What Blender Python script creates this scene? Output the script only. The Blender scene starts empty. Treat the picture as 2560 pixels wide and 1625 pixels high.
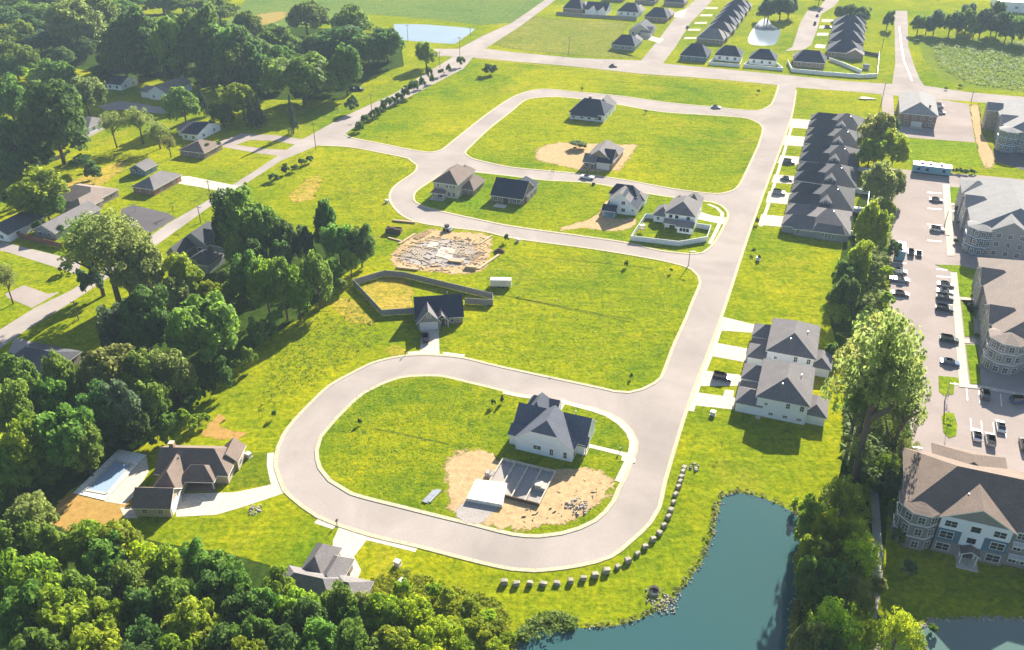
import bpy, math, random
from mathutils import Vector
random.seed(7)
R = math.radians
S = bpy.context.scene
C = S.collection

# ---------------------------------------------------------------- camera, sky, sun, exposure
FOC, PITCH, CAMH = 2136.0, R(30.7), 120.0
cd = bpy.data.cameras.new('camera'); cam = bpy.data.objects.new('camera', cd); C.objects.link(cam)
cd.sensor_width = 36; cd.lens = FOC / 2560 * 36; cd.clip_start = 1; cd.clip_end = 8000
cam.location = (0, 0, CAMH); cam.rotation_euler = (R(90) - PITCH, 0, 0)
S.camera = cam
SUN_AZ, SUN_EL = 25.0, 26.0            # bearing clockwise from +Y, elevation
wd = bpy.data.worlds.new('World'); S.world = wd; wd.use_nodes = True
wn = wd.node_tree; bg = wn.nodes['Background']
sky = wn.nodes.new('ShaderNodeTexSky'); sky.sky_type = 'NISHITA'; sky.sun_disc = False
sky.sun_elevation = R(SUN_EL); sky.sun_rotation = R(SUN_AZ); sky.dust_density = 1.0; sky.ozone_density = 2.0
wn.links.new(sky.outputs[0], bg.inputs[0]); bg.inputs[1].default_value = 0.058
sl = bpy.data.lights.new('sun', 'SUN'); sl.energy = 5.0; sl.angle = R(0.5); sl.color = (1, 0.93, 0.80)
so = bpy.data.objects.new('sun', sl); C.objects.link(so)
sd = Vector((math.sin(R(SUN_AZ)) * math.cos(R(SUN_EL)), math.cos(R(SUN_AZ)) * math.cos(R(SUN_EL)), math.sin(R(SUN_EL))))
so.rotation_euler = sd.to_track_quat('Z', 'Y').to_euler(); so.location = (0, 0, 300)
vs = S.view_settings; vs.view_transform = 'Standard'; vs.look = 'None'; vs.gamma = 1; vs.use_curve_mapping = False
vs.exposure = 1.72
S.render.engine = 'CYCLES'
S.cycles.max_bounces = 12; S.cycles.diffuse_bounces = 8; S.cycles.transmission_bounces = 10; S.cycles.transparent_max_bounces = 8; S.cycles.volume_bounces = 0
S.cycles.use_denoising = True; S.cycles.sample_clamp_indirect = 4

# ---------------------------------------------------------------- helpers
def G(x, y, z=0.0):
    """a pixel of the photograph -> the point of the level z it shows"""
    u = (x - 1280) / FOC; v = (y - 812.5) / FOC
    d = (u, math.cos(PITCH) - v * math.sin(PITCH), -math.sin(PITCH) - v * math.cos(PITCH))
    t = (z - CAMH) / d[2]
    return (d[0] * t, d[1] * t)
def PX(X, Y, Z):
    dz = Z - CAMH
    zc = Y * math.cos(PITCH) - dz * math.sin(PITCH); yc = -Y * math.sin(PITCH) - dz * math.cos(PITCH)
    return 1280 + FOC * X / zc, 812.5 + FOC * yc / zc, zc
NB = 20.5
def W(u, v, b=NB):
    c, s = math.cos(R(b)), math.sin(R(b))
    return (u * c + v * s, -u * s + v * c)
def UV(x, y, b=NB, z=0.0):
    X, Y = G(x, y, z); c, s = math.cos(R(b)), math.sin(R(b))
    return (X * c - Y * s, X * s + Y * c)
def tag(o, label=None, cat=None, group=None, kind=None):
    if label: o['label'] = label
    if cat: o['category'] = cat
    if group: o['group'] = group
    if kind: o['kind'] = kind
    return o
def empty(name, loc, rz=0, **k):
    o = bpy.data.objects.new(name, None); C.objects.link(o)
    o.location = (loc[0], loc[1], loc[2] if len(loc) > 2 else 0); o.rotation_euler = (0, 0, rz)
    o.empty_display_size = 1
    return tag(o, **k)
class MB:
    def __init__(s): s.v = []; s.f = []; s.m = []
    def poly(s, pts, m=0):
        i = len(s.v); s.v += [tuple(p) for p in pts]; s.f.append(tuple(range(i, i + len(pts)))); s.m.append(m)
    def box(s, x0, x1, y0, y1, z0, z1, m=0, bottom=True):
        i = len(s.v)
        s.v += [(x0,y0,z0),(x1,y0,z0),(x1,y1,z0),(x0,y1,z0),(x0,y0,z1),(x1,y0,z1),(x1,y1,z1),(x0,y1,z1)]
        fs = [(4,5,6,7),(0,1,5,4),(1,2,6,5),(2,3,7,6),(3,0,4,7)] + ([(3,2,1,0)] if bottom else [])
        s.f += [tuple(i + k for k in f) for f in fs]; s.m += [m] * len(fs)
    def prism(s, pts, z0, z1, m=0, ms=None):
        n = len(pts); i = len(s.v)
        s.v += [(p[0], p[1], z0) for p in pts] + [(p[0], p[1], z1) for p in pts]
        s.f.append(tuple(range(i + n, i + 2 * n))); s.m.append(m)
        for k in range(n):
            s.f.append((i + k, i + (k + 1) % n, i + n + (k + 1) % n, i + n + k)); s.m.append(m if ms is None else ms)
    def extrude(s, prof, axis, a0, a1, m=0):
        """profile in (other, z) swept along axis 'x' or 'y'"""
        f = (lambda a, p: (a, p[0], p[1])) if axis == 'x' else (lambda a, p: (p[0], a, p[1]))
        n = len(prof); i = len(s.v)
        s.v += [f(a0, p) for p in prof] + [f(a1, p) for p in prof]
        s.f += [tuple(range(i, i + n)), tuple(range(i + 2 * n - 1, i + n - 1, -1))]; s.m += [m, m]
        for k in range(n):
            s.f.append((i + k, i + (k + 1) % n, i + n + (k + 1) % n, i + n + k)); s.m.append(m)
    def tube(s, a, b, r0, r1, n=7, m=0, cap=True):
        a = Vector(a); b = Vector(b); d = (b - a).normalized()
        u = d.orthogonal().normalized(); w = d.cross(u); i = len(s.v)
        for c, r in ((a, r0), (b, r1)):
            for k in range(n):
                t = 2 * math.pi * k / n; s.v.append(tuple(c + (u * math.cos(t) + w * math.sin(t)) * r))
        for k in range(n):
            s.f.append((i + k, i + (k + 1) % n, i + n + (k + 1) % n, i + n + k)); s.m.append(m)
        if cap:
            s.f.append(tuple(range(i + n, i + 2 * n))); s.m.append(m)
            s.f.append(tuple(range(i + n - 1, i - 1, -1))); s.m.append(m)
    def mesh(s, name, mats, smooth=False):
        me = bpy.data.meshes.new(name); me.from_pydata(s.v, [], s.f)
        for k in (mats if isinstance(mats, (list, tuple)) else [mats]): me.materials.append(k)
        me.polygons.foreach_set('material_index', s.m)
        if smooth: me.polygons.foreach_set('use_smooth', [True] * len(s.f))
        me.update(); return me
    def build(s, name, mats, parent=None, smooth=False, fix=True, **k):
        me = s.mesh(name, mats, smooth)
        if fix:
            import bmesh
            b = bmesh.new(); b.from_mesh(me); bmesh.ops.recalc_face_normals(b, faces=b.faces); b.to_mesh(me); b.free()
        o = bpy.data.objects.new(name, me); C.objects.link(o)
        if parent: o.parent = parent
        return tag(o, **k)

# ---------------------------------------------------------------- materials
def nodes_of(name):
    m = bpy.data.materials.new(name); m.use_nodes = True
    n = m.node_tree; p = n.nodes['Principled BSDF']; return m, n, p
def noise(n, scale, detail=4, rough=.6, vec=None, dist=0):
    t = n.nodes.new('ShaderNodeTexNoise'); t.inputs['Scale'].default_value = scale
    t.inputs['Detail'].default_value = detail; t.inputs['Roughness'].default_value = rough; t.inputs['Distortion'].default_value = dist
    n.links.new(vec, t.inputs['Vector']); return t.outputs['Fac']
def ramp(n, fac, stops):
    r = n.nodes.new('ShaderNodeValToRGB'); e = r.color_ramp.elements
    while len(e) < len(stops): e.new(.5)
    for el, (p, c) in zip(e, stops): el.position = p; el.color = (*c, 1)
    n.links.new(fac, r.inputs[0]); return r.outputs[0]
def mixc(n, fac, a, b, mode='MIX'):
    x = n.nodes.new('ShaderNodeMix'); x.data_type = 'RGBA'; x.blend_type = mode
    for sock, val in ((x.inputs[0], fac), (x.inputs[6], a), (x.inputs[7], b)):
        if hasattr(val, 'links'): n.links.new(val, sock)
        elif isinstance(val, (int, float)): sock.default_value = val
        else: sock.default_value = (*val, 1)
    return x.outputs[2]
def bump(n, p, h, strength, dist):
    b = n.nodes.new('ShaderNodeBump'); b.inputs['Strength'].default_value = strength; b.inputs['Distance'].default_value = dist
    n.links.new(h, b.inputs['Height']); n.links.new(b.outputs[0], p.inputs['Normal'])
def wpos(n): return n.nodes.new('ShaderNodeNewGeometry').outputs['Position']
def opos(n): return n.nodes.new('ShaderNodeTexCoord').outputs['Object']
def paint(name, c, rough=.6, var=.12, scale=.8, spec=.5, metal=0, bmp=0):
    m, n, p = nodes_of(name)
    f = noise(n, scale, 5, .6, opos(n))
    lo = tuple(max(0, x * (1 - 2 * var)) for x in c); hi = tuple(min(1, x * (1 + 2 * var)) for x in c)
    n.links.new(ramp(n, f, [(.25, lo), (.75, hi)]), p.inputs['Base Color'])
    p.inputs['Roughness'].default_value = rough; p.inputs['Specular IOR Level'].default_value = spec; p.inputs['Metallic'].default_value = metal
    if bmp: bump(n, p, noise(n, scale * 12, 3, .6, opos(n)), .5, bmp)
    return m
def shingle(name, c, rough=.55):
    m, n, p = nodes_of(name); o = opos(n)
    a = noise(n, .35, 3, .5, o); b = noise(n, 4.5, 3, .7, o)
    col = mixc(n, a, tuple(x * .8 for x in c), tuple(x * 1.2 for x in c))
    col = mixc(n, .55, col, ramp(n, b, [(.3, (.35, .35, .35)), (.7, (1.5, 1.5, 1.5))]), 'MULTIPLY')
    n.links.new(col, p.inputs['Base Color']); p.inputs['Roughness'].default_value = .85; p.inputs['Specular IOR Level'].default_value = .1
    w = n.nodes.new('ShaderNodeTexWave'); w.bands_direction = 'Z'; w.inputs['Scale'].default_value = 1.6; w.inputs['Distortion'].default_value = .6
    n.links.new(o, w.inputs['Vector']); bump(n, p, w.outputs['Fac'], .35, .03)
    return m
def siding(name, c, sc=2.2):
    m, n, p = nodes_of(name); o = opos(n)
    w = n.nodes.new('ShaderNodeTexWave'); w.bands_direction = 'Z'; w.wave_profile = 'SAW'; w.inputs['Scale'].default_value = sc
    n.links.new(o, w.inputs['Vector'])
    col = mixc(n, noise(n, .5, 4, .6, o), tuple(x * .86 for x in c), tuple(min(1, x * 1.08) for x in c))
    n.links.new(col, p.inputs['Base Color']); p.inputs['Roughness'].default_value = .6; bump(n, p, w.outputs['Fac'], .5, .03); return m
def brick(name, c, mortar=(.35, .32, .3)):
    m, n, p = nodes_of(name); o = opos(n)
    b = n.nodes.new('ShaderNodeTexBrick'); b.inputs['Scale'].default_value = 1.0
    b.inputs['Brick Width'].default_value = .5; b.inputs['Row Height'].default_value = .2; b.inputs['Mortar Size'].default_value = .02
    b.inputs[1].default_value = (*c, 1); b.inputs[2].default_value = (*[x * .65 for x in c], 1); b.inputs[3].default_value = (*mortar, 1)
    mp = n.nodes.new('ShaderNodeMapping'); mp.inputs['Rotation'].default_value = (R(90), 0, 0); n.links.new(o, mp.inputs[0]); n.links.new(mp.outputs[0], b.inputs[0])
    col = mixc(n, .6, b.outputs[0], mixc(n, noise(n, 1.2, 4, .7, o), tuple(x * .7 for x in c), tuple(x * 1.25 for x in c)))
    n.links.new(col, p.inputs['Base Color']); p.inputs['Roughness'].default_value = .8; return m
def grass(name, g=(.105, .178, .007), y=(.300, .292, .006), t=(.40, .29, .05), tan=.35, rough=.7, sc=1.0, streak=0.0):
    m, n, p = nodes_of(name); o = wpos(n)
    a = noise(n, .018 * sc, 4, .6, o, .6); b = noise(n, .11 * sc, 5, .65, o, .8); c = noise(n, .9 * sc, 5, .75, o)
    d = noise(n, .035 * sc, 4, .6, o, 1.2)
    base = mixc(n, ramp(n, a, [(.36, (0, 0, 0)), (.62, (1, 1, 1))]), g, y)
    base = mixc(n, ramp(n, b, [(.36, (0, 0, 0)), (.64, (.75, .75, .75))]), base, tuple(.5 * (i + j) * 1.05 for i, j in zip(g, y)))
    base = mixc(n, ramp(n, d, [(1 - tan - .12, (0, 0, 0)), (1 - tan + .16, (.7, .7, .7))]), base, t)
    fine = ramp(n, c, [(.30, (.40, .48, .4)), (.5, (.92, .94, .9)), (.70, (1.45, 1.36, 1.2))])
    col = mixc(n, .9, base, fine, 'MULTIPLY')
    k = noise(n, .32, 5, .7, o, 1.0); col = mixc(n, .7, col, ramp(n, k, [(.36, (.50, .66, .5)), (.50, (1, 1, 1)), (.64, (1.30, 1.14, .9))]), 'MULTIPLY')
    mp = n.nodes.new('ShaderNodeMapping'); mp.inputs['Rotation'].default_value = (0, 0, R(-33)); mp.inputs['Scale'].default_value = (.12, 1.3, 1)
    n.links.new(o, mp.inputs[0]); s = noise(n, .5, 4, .65, mp.outputs[0])
    col = mixc(n, .5, col, ramp(n, s, [(.33, (.62, .68, .6)), (.6, (1.12, 1.1, 1.0))]), 'MULTIPLY')
    n.links.new(col, p.inputs['Base Color']); p.inputs['Roughness'].default_value = .95; p.inputs['Specular IOR Level'].default_value = .0
    bump(n, p, c, .8, .25); return m
def earth(name, c, c2, sc=.5, rough=.9, b=.12):
    m, n, p = nodes_of(name); o = wpos(n)
    a = noise(n, .12 * sc, 5, .65, o, .8); f = noise(n, 1.6 * sc, 5, .75, o)
    col = mixc(n, a, c, c2); col = mixc(n, .8, col, ramp(n, f, [(.3, (.62, .6, .58)), (.7, (1.25, 1.25, 1.25))]), 'MULTIPLY')
    n.links.new(col, p.inputs['Base Color']); p.inputs['Roughness'].default_value = rough; p.inputs['Specular IOR Level'].default_value = .0; bump(n, p, f, .7, b); return m
def asphalt(name, c, rough=.6):
    m, n, p = nodes_of(name); o = wpos(n)
    a = noise(n, .05, 5, .65, o, .5); f = noise(n, 2.5, 4, .8, o)
    col = mixc(n, ramp(n, a, [(.3, (0, 0, 0)), (.7, (1, 1, 1))]), tuple(x * .84 for x in c), tuple(x * 1.14 for x in c))
    col = mixc(n, .5, col, ramp(n, f, [(.3, (.8, .8, .8)), (.7, (1.15, 1.15, 1.15))]), 'MULTIPLY')
    n.links.new(col, p.inputs['Base Color']); p.inputs['Roughness'].default_value = .95; p.inputs['Specular IOR Level'].default_value = .0; return m
def water(name, c, rough=.06, c2=None):
    m, n, p = nodes_of(name); o = wpos(n)
    n.links.new(mixc(n, noise(n, .03, 3, .5, o, .5), c, c2 or tuple(x * .75 for x in c)), p.inputs['Base Color'])
    p.inputs['Roughness'].default_value = rough; p.inputs['IOR'].default_value = 1.33
    bump(n, p, noise(n, 1.4, 3, .5, o), .05, .05); return m
def leaf(name, c, c2, tr=.45):
    m = bpy.data.materials.new(name); m.use_nodes = True; n = m.node_tree; n.nodes.clear()
    out = n.nodes.new('ShaderNodeOutputMaterial'); oi = n.nodes.new('ShaderNodeObjectInfo')
    f = noise(n, .55, 3, .6, wpos(n))
    col = mixc(n, ramp(n, f, [(.35, (0, 0, 0)), (.65, (1, 1, 1))]), c, c2)
    hs = n.nodes.new('ShaderNodeHueSaturation'); n.links.new(col, hs.inputs['Color'])
    mr = n.nodes.new('ShaderNodeMapRange'); mr.inputs[3].default_value = .487; mr.inputs[4].default_value = .53
    n.links.new(oi.outputs['Random'], mr.inputs[0]); n.links.new(mr.outputs[0], hs.inputs['Hue'])
    mr2 = n.nodes.new('ShaderNodeMapRange'); mr2.inputs[3].default_value = .78; mr2.inputs[4].default_value = 1.22
    ml = n.nodes.new('ShaderNodeMath'); ml.operation = 'FRACT'; m7 = n.nodes.new('ShaderNodeMath'); m7.operation = 'MULTIPLY'; m7.inputs[1].default_value = 7.31
    n.links.new(oi.outputs['Random'], m7.inputs[0]); n.links.new(m7.outputs[0], ml.inputs[0]); n.links.new(ml.outputs[0], mr2.inputs[0]); n.links.new(mr2.outputs[0], hs.inputs['Value'])
    d = n.nodes.new('ShaderNodeBsdfPrincipled'); t = n.nodes.new('ShaderNodeBsdfTranslucent'); x = n.nodes.new('ShaderNodeMixShader')
    d.inputs['Roughness'].default_value = .6; d.inputs['Specular IOR Level'].default_value = .15
    n.links.new(hs.outputs[0], d.inputs['Base Color']); n.links.new(hs.outputs[0], t.inputs['Color']); x.inputs[0].default_value = tr
    n.links.new(d.outputs[0], x.inputs[1]); n.links.new(t.outputs[0], x.inputs[2]); n.links.new(x.outputs[0], out.inputs[0]); return m

M = {}
M['ground'] = grass('grass_ground', tan=.30)
M['meadow'] = grass('meadow_grass', tan=.30)
M['lot'] = grass('lot_grass', g=(.100, .175, .008), y=(.275, .280, .006), t=(.34, .27, .04), tan=.25)
M['dry'] = grass('dry_grass', g=(.22, .24, .010), y=(.33, .28, .02), t=(.42, .28, .08), tan=.6)
M['lota'] = grass('near_lot_grass', g=(.088, .160, .008), y=(.265, .270, .006), t=(.32, .265, .04), tan=.28, sc=1.5)
M['lawn'] = grass('mown_lawn', g=(.125, .205, .010), y=(.20, .25, .008), tan=.05)
M['track2'] = grass('short_lawn', g=(.095, .145, .008), y=(.16, .19, .008), t=(.22, .20, .03), tan=.1)
M['track'] = grass('trodden_grass', g=(.085, .13, .01), y=(.17, .18, .012), t=(.22, .18, .05), tan=.3)
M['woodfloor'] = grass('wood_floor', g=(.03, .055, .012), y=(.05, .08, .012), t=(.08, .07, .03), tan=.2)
M['scrub'] = grass('scrub_field', g=(.10, .16, .02), y=(.20, .23, .03), t=(.26, .24, .08), tan=.35, sc=1.6)
M['crop'] = grass('crop_field', g=(.10, .165, .045), y=(.16, .21, .06), t=(.20, .23, .08), tan=.2)
M['stubble'] = earth('dry_stubble', (.34, .22, .08), (.28, .25, .07))
M['asphalt'] = asphalt('asphalt', (.35, .303, .275), .55)
M['asphalt2'] = asphalt('lot_asphalt', (.34, .285, .26), .55)
M['asphaltd'] = asphalt('dark_asphalt', (.12, .11, .115), .55)
M['conc'] = earth('concrete', (.52, .46, .38), (.60, .53, .44), .8, .75, .01)
M['kerb'] = earth('kerb_concrete', (.47, .42, .28), (.53, .46, .33), .8, .75, .01)
M['slab'] = earth('white_slab', (.72, .70, .66), (.80, .78, .74), .8, .7, .01)
M['dirt'] = earth('sandy_dirt', (.42, .285, .15), (.50, .36, .20))
M['orange'] = earth('orange_dirt', (.42, .23, .08), (.33, .24, .06))
M['gravel'] = earth('gravel', (.32, .29, .27), (.42, .38, .35), 2.5, .9, .08)
M['mulch'] = earth('mulch', (.10, .07, .05), (.14, .10, .07), 2, .9, .08)
M['teal'] = water('pond_water', (.028, .088, .100), .03, (.038, .090, .082))
M['blue'] = water('blue_water', (.10, .17, .15), .06)
M['pale'] = water('pale_water', (.20, .26, .30), .12)
M['pool'] = water('pool_water', (.24, .34, .46), .06, (.34, .42, .50))
M['trim'] = paint('white_trim', (.74, .72, .68), .5, .05)
M['white'] = siding('white_siding', (.80, .82, .86))
M['beige'] = siding('beige_siding', (.52, .46, .38))
M['tan'] = siding('tan_siding', (.45, .37, .28))
M['greyw'] = siding('grey_siding', (.27, .28, .30))
M['bluew'] = siding('blue_siding', (.09, .17, .25))
M['brick'] = brick('red_brick', (.26, .13, .09))
M['brickb'] = brick('brown_brick', (.25, .18, .14))
M['brickg'] = brick('grey_brick', (.24, .22, .21))
M['rdark'] = shingle('charcoal_shingle', (.085, .086, .096), .5)
M['rnavyshade'] = shingle('navy_shade_shingle', (.040, .050, .078), .5)  # shaded tone of charcoal shingle; its sky-lit blue is put into the colour
M['rfarm'] = shingle('slate_shingle', (.125, .135, .165), .55)
M['rgreylit'] = shingle('grey_and_sunlit_shingle', (.185, .17, .17), .55)  # real grey roofs; on navy houses paints the sunlit slopes of the same shingle
M['rbrown'] = shingle('brown_shingle', (.19, .145, .12), .55)
M['rtan'] = shingle('tan_shingle', (.25, .20, .172), .55)
M['rpale'] = shingle('pale_grey_shingle', (.25, .24, .24), .55)
M['glass'] = paint('window_glass', (.02, .028, .04), .08, .1, .5, .8)
M['gdoor'] = paint('garage_door', (.62, .60, .58), .5, .04)
M['ddark'] = paint('dark_door', (.06, .05, .05), .5, .1)
M['fgrey'] = paint('grey_fence_boards', (.24, .23, .23), .7, .2, 2)
M['fwhite'] = paint('white_vinyl', (.72, .74, .76), .45, .05)
M['fred'] = paint('red_fence_boards', (.20, .07, .045), .7, .2, 2)
M['wood'] = paint('weathered_wood', (.16, .12, .09), .8, .25, 2)
M['lumber'] = paint('new_lumber', (.46, .33, .18), .7, .15, 2)
M['bark'] = paint('tree_bark', (.12, .09, .065), .9, .25, 1.5, .2, 0, .05)
M['stone'] = paint('pale_stone', (.31, .28, .22), .85, .2, 1.2, .3, 0, .05)
M['rock'] = paint('grey_rock', (.34, .31, .28), .85, .3, 1.5, .3, 0, .06)
M['steel'] = paint('galvanised_steel', (.35, .36, .38), .4, .1, 1, .5, .8)
M['black'] = paint('black_plastic', (.018, .018, .02), .45, .1)
M['tyre'] = paint('tyre_rubber', (.02, .02, .02), .8, .1)
M['rim'] = paint('wheel_rim', (.45, .45, .46), .35, .05, 1, .5, .8)
M['lamp'] = paint('lamp_lens', (.75, .75, .72), .15, .02)
M['cream'] = paint('cream_panel', (.66, .60, .50), .45, .05)
M['bluetrim'] = paint('blue_panel', (.10, .28, .38), .5, .08)
for k, c in dict(cwhite=(.72, .72, .72), csilver=(.36, .37, .39), cblack=(.012, .012, .014), cnavy=(.02, .025, .06), cgrey=(.10, .10, .11), cbrown=(.09, .055, .05), cgreen=(.02, .05, .035), cblue=(.05, .12, .24)).items():
    M[k] = paint('car_' + k[1:], c, .22, .02, 1, .6)
L = dict(dark=leaf('dark_leaves', (.080, .145, .034), (.145, .225, .046), .6), mid=leaf('green_leaves', (.135, .225, .032), (.235, .330, .048), .6),
         bright=leaf('bright_leaves', (.205, .300, .020), (.340, .400, .032), .65), olive=leaf('olive_leaves', (.225, .260, .060), (.340, .365, .10), .65),
         lime=leaf('lime_leaves', (.29, .40, .014), (.42, .48, .020), .68), blue=leaf('blue_green_leaves', (.090, .150, .075), (.150, .220, .105), .6),
         cone=leaf('conifer_needles', (.038, .076, .040), (.066, .105, .05), .3))

# ---------------------------------------------------------------- ground, roads, kerbs, lawns
def smooth_px(pts, closed, step=2.5):
    P = [Vector(p) for p in pts]; n = len(P); out = []
    rng = range(n if closed else n - 1)
    for i in rng:
        p0, p1, p2, p3 = (P[(i - 1) % n], P[i], P[(i + 1) % n], P[(i + 2) % n]) if closed else (P[max(i - 1, 0)], P[i], P[i + 1], P[min(i + 2, n - 1)])
        k = max(1, int((p2 - p1).length / step)); L1 = (p2 - p1).length
        m1 = (p2 - p0); m2 = (p3 - p1)
        m1 = m1 * (L1 / max((p2 - p1).length + (p1 - p0).length, 1e-6)); m2 = m2 * (L1 / max((p3 - p2).length + L1, 1e-6))
        for j in range(k):
            t = j / k; t2 = t * t; t3 = t2 * t
            out.append(p1 * (2*t3 - 3*t2 + 1) + m1 * (t3 - 2*t2 + t) + p2 * (-2*t3 + 3*t2) + m2 * (t3 - t2))
    if not closed: out.append(P[-1])
    return out
def wpts(px): return [G(*p) for p in px]
def flat(name, pts, z, mat, kind='structure', label=None):
    """a level sheet over world points"""
    b = MB(); b.poly([(p[0], p[1], z) for p in pts]); me = b.mesh(name, mat)
    if me.polygons[0].normal.z < 0: me.flip_normals()
    o = bpy.data.objects.new(name, me); C.objects.link(o); return tag(o, kind=kind, label=label)
def raised(name, pts, z, mat, side, kind='structure'):
    b = MB(); b.prism(pts, -.05, z, 0, 1); return b.build(name, [mat, side], kind=kind)
def ribbon(name, pts, w, z, mat, closed=False, off=0.0, h=None):
    """a strip (or kerb of height h) following world points; off shifts it to the right of the way the points run"""
    P = [Vector(p[:2]) for p in pts]; n = len(P); b = MB(); rows = []
    for i in range(n):
        a = P[(i - 1) % n] if (closed or i) else P[i]; c = P[(i + 1) % n] if (closed or i < n - 1) else P[i]
        d = (c - a).normalized() if (c - a).length > 1e-6 else Vector((1, 0)); nr = Vector((d.y, -d.x))
        rows.append((P[i] + nr * (off - w / 2), P[i] + nr * (off + w / 2)))
    for i in range(n if closed else n - 1):
        (l0, r0), (l1, r1) = rows[i], rows[(i + 1) % n]
        b.poly([(*l0, z), (*r0, z), (*r1, z), (*l1, z)])
        if h:
            for p, q in ((l0, l1), (r0, r1)): b.poly([(*p, z - h), (*q, z - h), (*q, z), (*p, z)])
    return b.build(name, mat, kind='structure')

flat('ground', [(-2500, -300), (2500, -300), (2500, 3200), (-2500, 3200)], 0, M['ground'])
OUT_A = [(1989,226),(1976,295),(1875,570),(1798,800),(1718,1012),(1660,1200),(1644,1269),(1622,1306),(1572,1353),(1525,1389),(1447,1411),(1336,1424),(1280,1420),(1168,1395),(1049,1364),(929,1336),(851,1311),(796,1289),(759,1264),(732,1242),(714,1225),(704,1200),(693,1167),(698,1119),(712,1087),(738,1052),(778,1010),(826,965),(874,938),(932,909),(980,896),(1017,890),(1060,888),(1105,890),(1158,896),(1211,909),(1280,925),(1506,973),(1535,980),(1572,983),(1607,975),(1636,961),(1655,946),(1668,914),(1687,864),(1716,800),(1732,759),(1753,706),(1748,690),(1732,674),(1716,666),(1652,650),(1493,623),(1280,594),(1211,578),(1145,570),(1055,557),(1012,541),(986,517),(976,493),(983,472),(1001,456),(1025,440),(1041,427),(1044,413),(1031,403),(1023,396),(946,380),(874,367),(797,363)]
OUT_B = [(861,337),(879,345),(959,361),(1039,377),(1081,381),(1105,375),(1134,353),(1211,292),(1280,245),(1320,229),(1360,223),(1439,230),(1546,240),(1679,258),(1785,268),(1865,276),(1899,276),(1920,268),(1931,260),(1944,228),(1948,213)]
WA = smooth_px(wpts(OUT_A), False); WB = smooth_px(wpts(OUT_B), False)
far_mouth = wpts([(1952,200),(1992,206)]); left_mouth = wpts([(770,358),(842,322)])
flat('subdivision_road', WA + [Vector(left_mouth[0]), Vector(left_mouth[1])] + WB + [Vector(far_mouth[0]), Vector(far_mouth[1])], .012, M['asphalt'])
ribbon('kerb', WA, .85, .10, M['kerb'], off=-.30, h=.1)
ribbon('kerb', WB, .95, .10, M['kerb'], off=-.30, h=.1)
ISL = {'near_lot': ([(789,1127),(799,1092),(826,1060),(866,1018),(906,983),(946,962),(999,943),(1052,938),(1105,939),(1158,951),(1225,967),(1280,981),(1413,1007),(1479,1018),(1519,1031),(1554,1050),(1580,1076),(1594,1106),(1591,1132),(1580,1159),(1563,1200),(1550,1222),(1536,1256),(1516,1281),(1491,1303),(1452,1322),(1405,1336),(1349,1343),(1280,1338),(1196,1317),(1113,1297),(1001,1269),(876,1236),(848,1219),(822,1203),(797,1172)], 'lota'),
       'row_lot': ([(1036,490),(1039,504),(1055,514),(1105,528),(1172,543),(1280,565),(1466,591),(1572,607),(1652,626),(1732,634),(1756,631),(1774,618),(1790,597),(1817,546),(1817,530),(1801,514),(1780,506),(1753,503),(1620,485),(1559,472),(1466,457),(1360,451),(1280,441),(1198,432),(1150,428),(1113,432),(1079,453),(1044,477)], 'lot'),
       'upper_lot': ([(1161,383),(1169,372),(1225,319),(1280,276),(1301,258),(1322,247),(1386,242),(1450,247),(1540,260),(1652,279),(1812,290),(1865,295),(1895,306),(1908,319),(1899,359),(1881,400),(1865,434),(1849,464),(1833,477),(1798,485),(1772,484),(1679,472),(1559,450),(1439,434),(1280,419),(1211,405),(1178,396)], 'meadow')}
for k, (px, mt) in ISL.items():
    pts = smooth_px(wpts(px), True)
    raised('lawn', pts, .10, M[mt], M['kerb']); ribbon('kerb', pts, .9, .115, M['kerb'], True, off=.25, h=.12)
# roads beyond the subdivision
flat('far_road', wpts([(1060,122),(1219,122),(1280,130),(1439,145),(1596,151),(1652,158),(1920,183),(2106,202),(2226,210),(2305,213),(2425,231),(2560,242),(2700,252),(2700,286),(2560,268),(2478,258),(2380,250),(2240,239),(2133,229),(2008,220),(1920,210),(1785,197),(1600,184),(1435,166),(1280,153),(1182,144),(1060,138)]), .006, M['asphalt'])
flat('left_road', wpts([(1219,118),(1300,66),(1389,0),(1420,-20),(1385,-20),(1362,0),(1280,57),(1206,90),(1150,120),(1126,146),(1055,189),(985,234),(858,292),(757,348),(640,425),(523,499),(418,560),(360,602),(180,725),(88,769),(0,824),(-100,890),(-100,950),(0,872),(38,843),(178,756),(377,623),(520,520),(706,400),(797,363),(861,337),(900,306),(1158,172),(1182,144)]), .018, M['asphalt'])
flat('side_street', wpts([(1602,152),(1647,98),(1687,45),(1737,0),(1760,-25),(1800,-25),(1777,5),(1726,58),(1687,120),(1656,160)]), .014, M['asphalt'])
flat('side_street', wpts([(1962,128),(1981,117),(2000,58),(2018,27),(2048,19),(2063,0),(2075,-20),(2112,-20),(2098,0),(2085,16),(2053,35),(2042,77),(2028,112),(2010,124)]), .006, M['asphalt'])
flat('side_street', wpts([(2230,212),(2238,160),(2236,27),(2268,27),(2271,117),(2284,160),(2300,199),(2312,216)]), .014, M['asphalt'])
flat('road_marking', wpts([(2247,66),(2252,112),(2258,150),(2279,202),(2281.5,202),(2261,150),(2254.5,112),(2249,66)]), .019, M['trim'])
for dy in (0.45, 0.62):
    a = [(1219, 122 + 22 * dy), (1439, 145 + 21 * dy), (1652, 158 + 30 * dy), (1920, 183 + 27 * dy), (2226, 210 + 28 * dy), (2560, 242 + 26 * dy)]
    ribbon('road_marking', [Vector(G(*p)) for p in a], .25, .011, M['kerb'])
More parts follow.
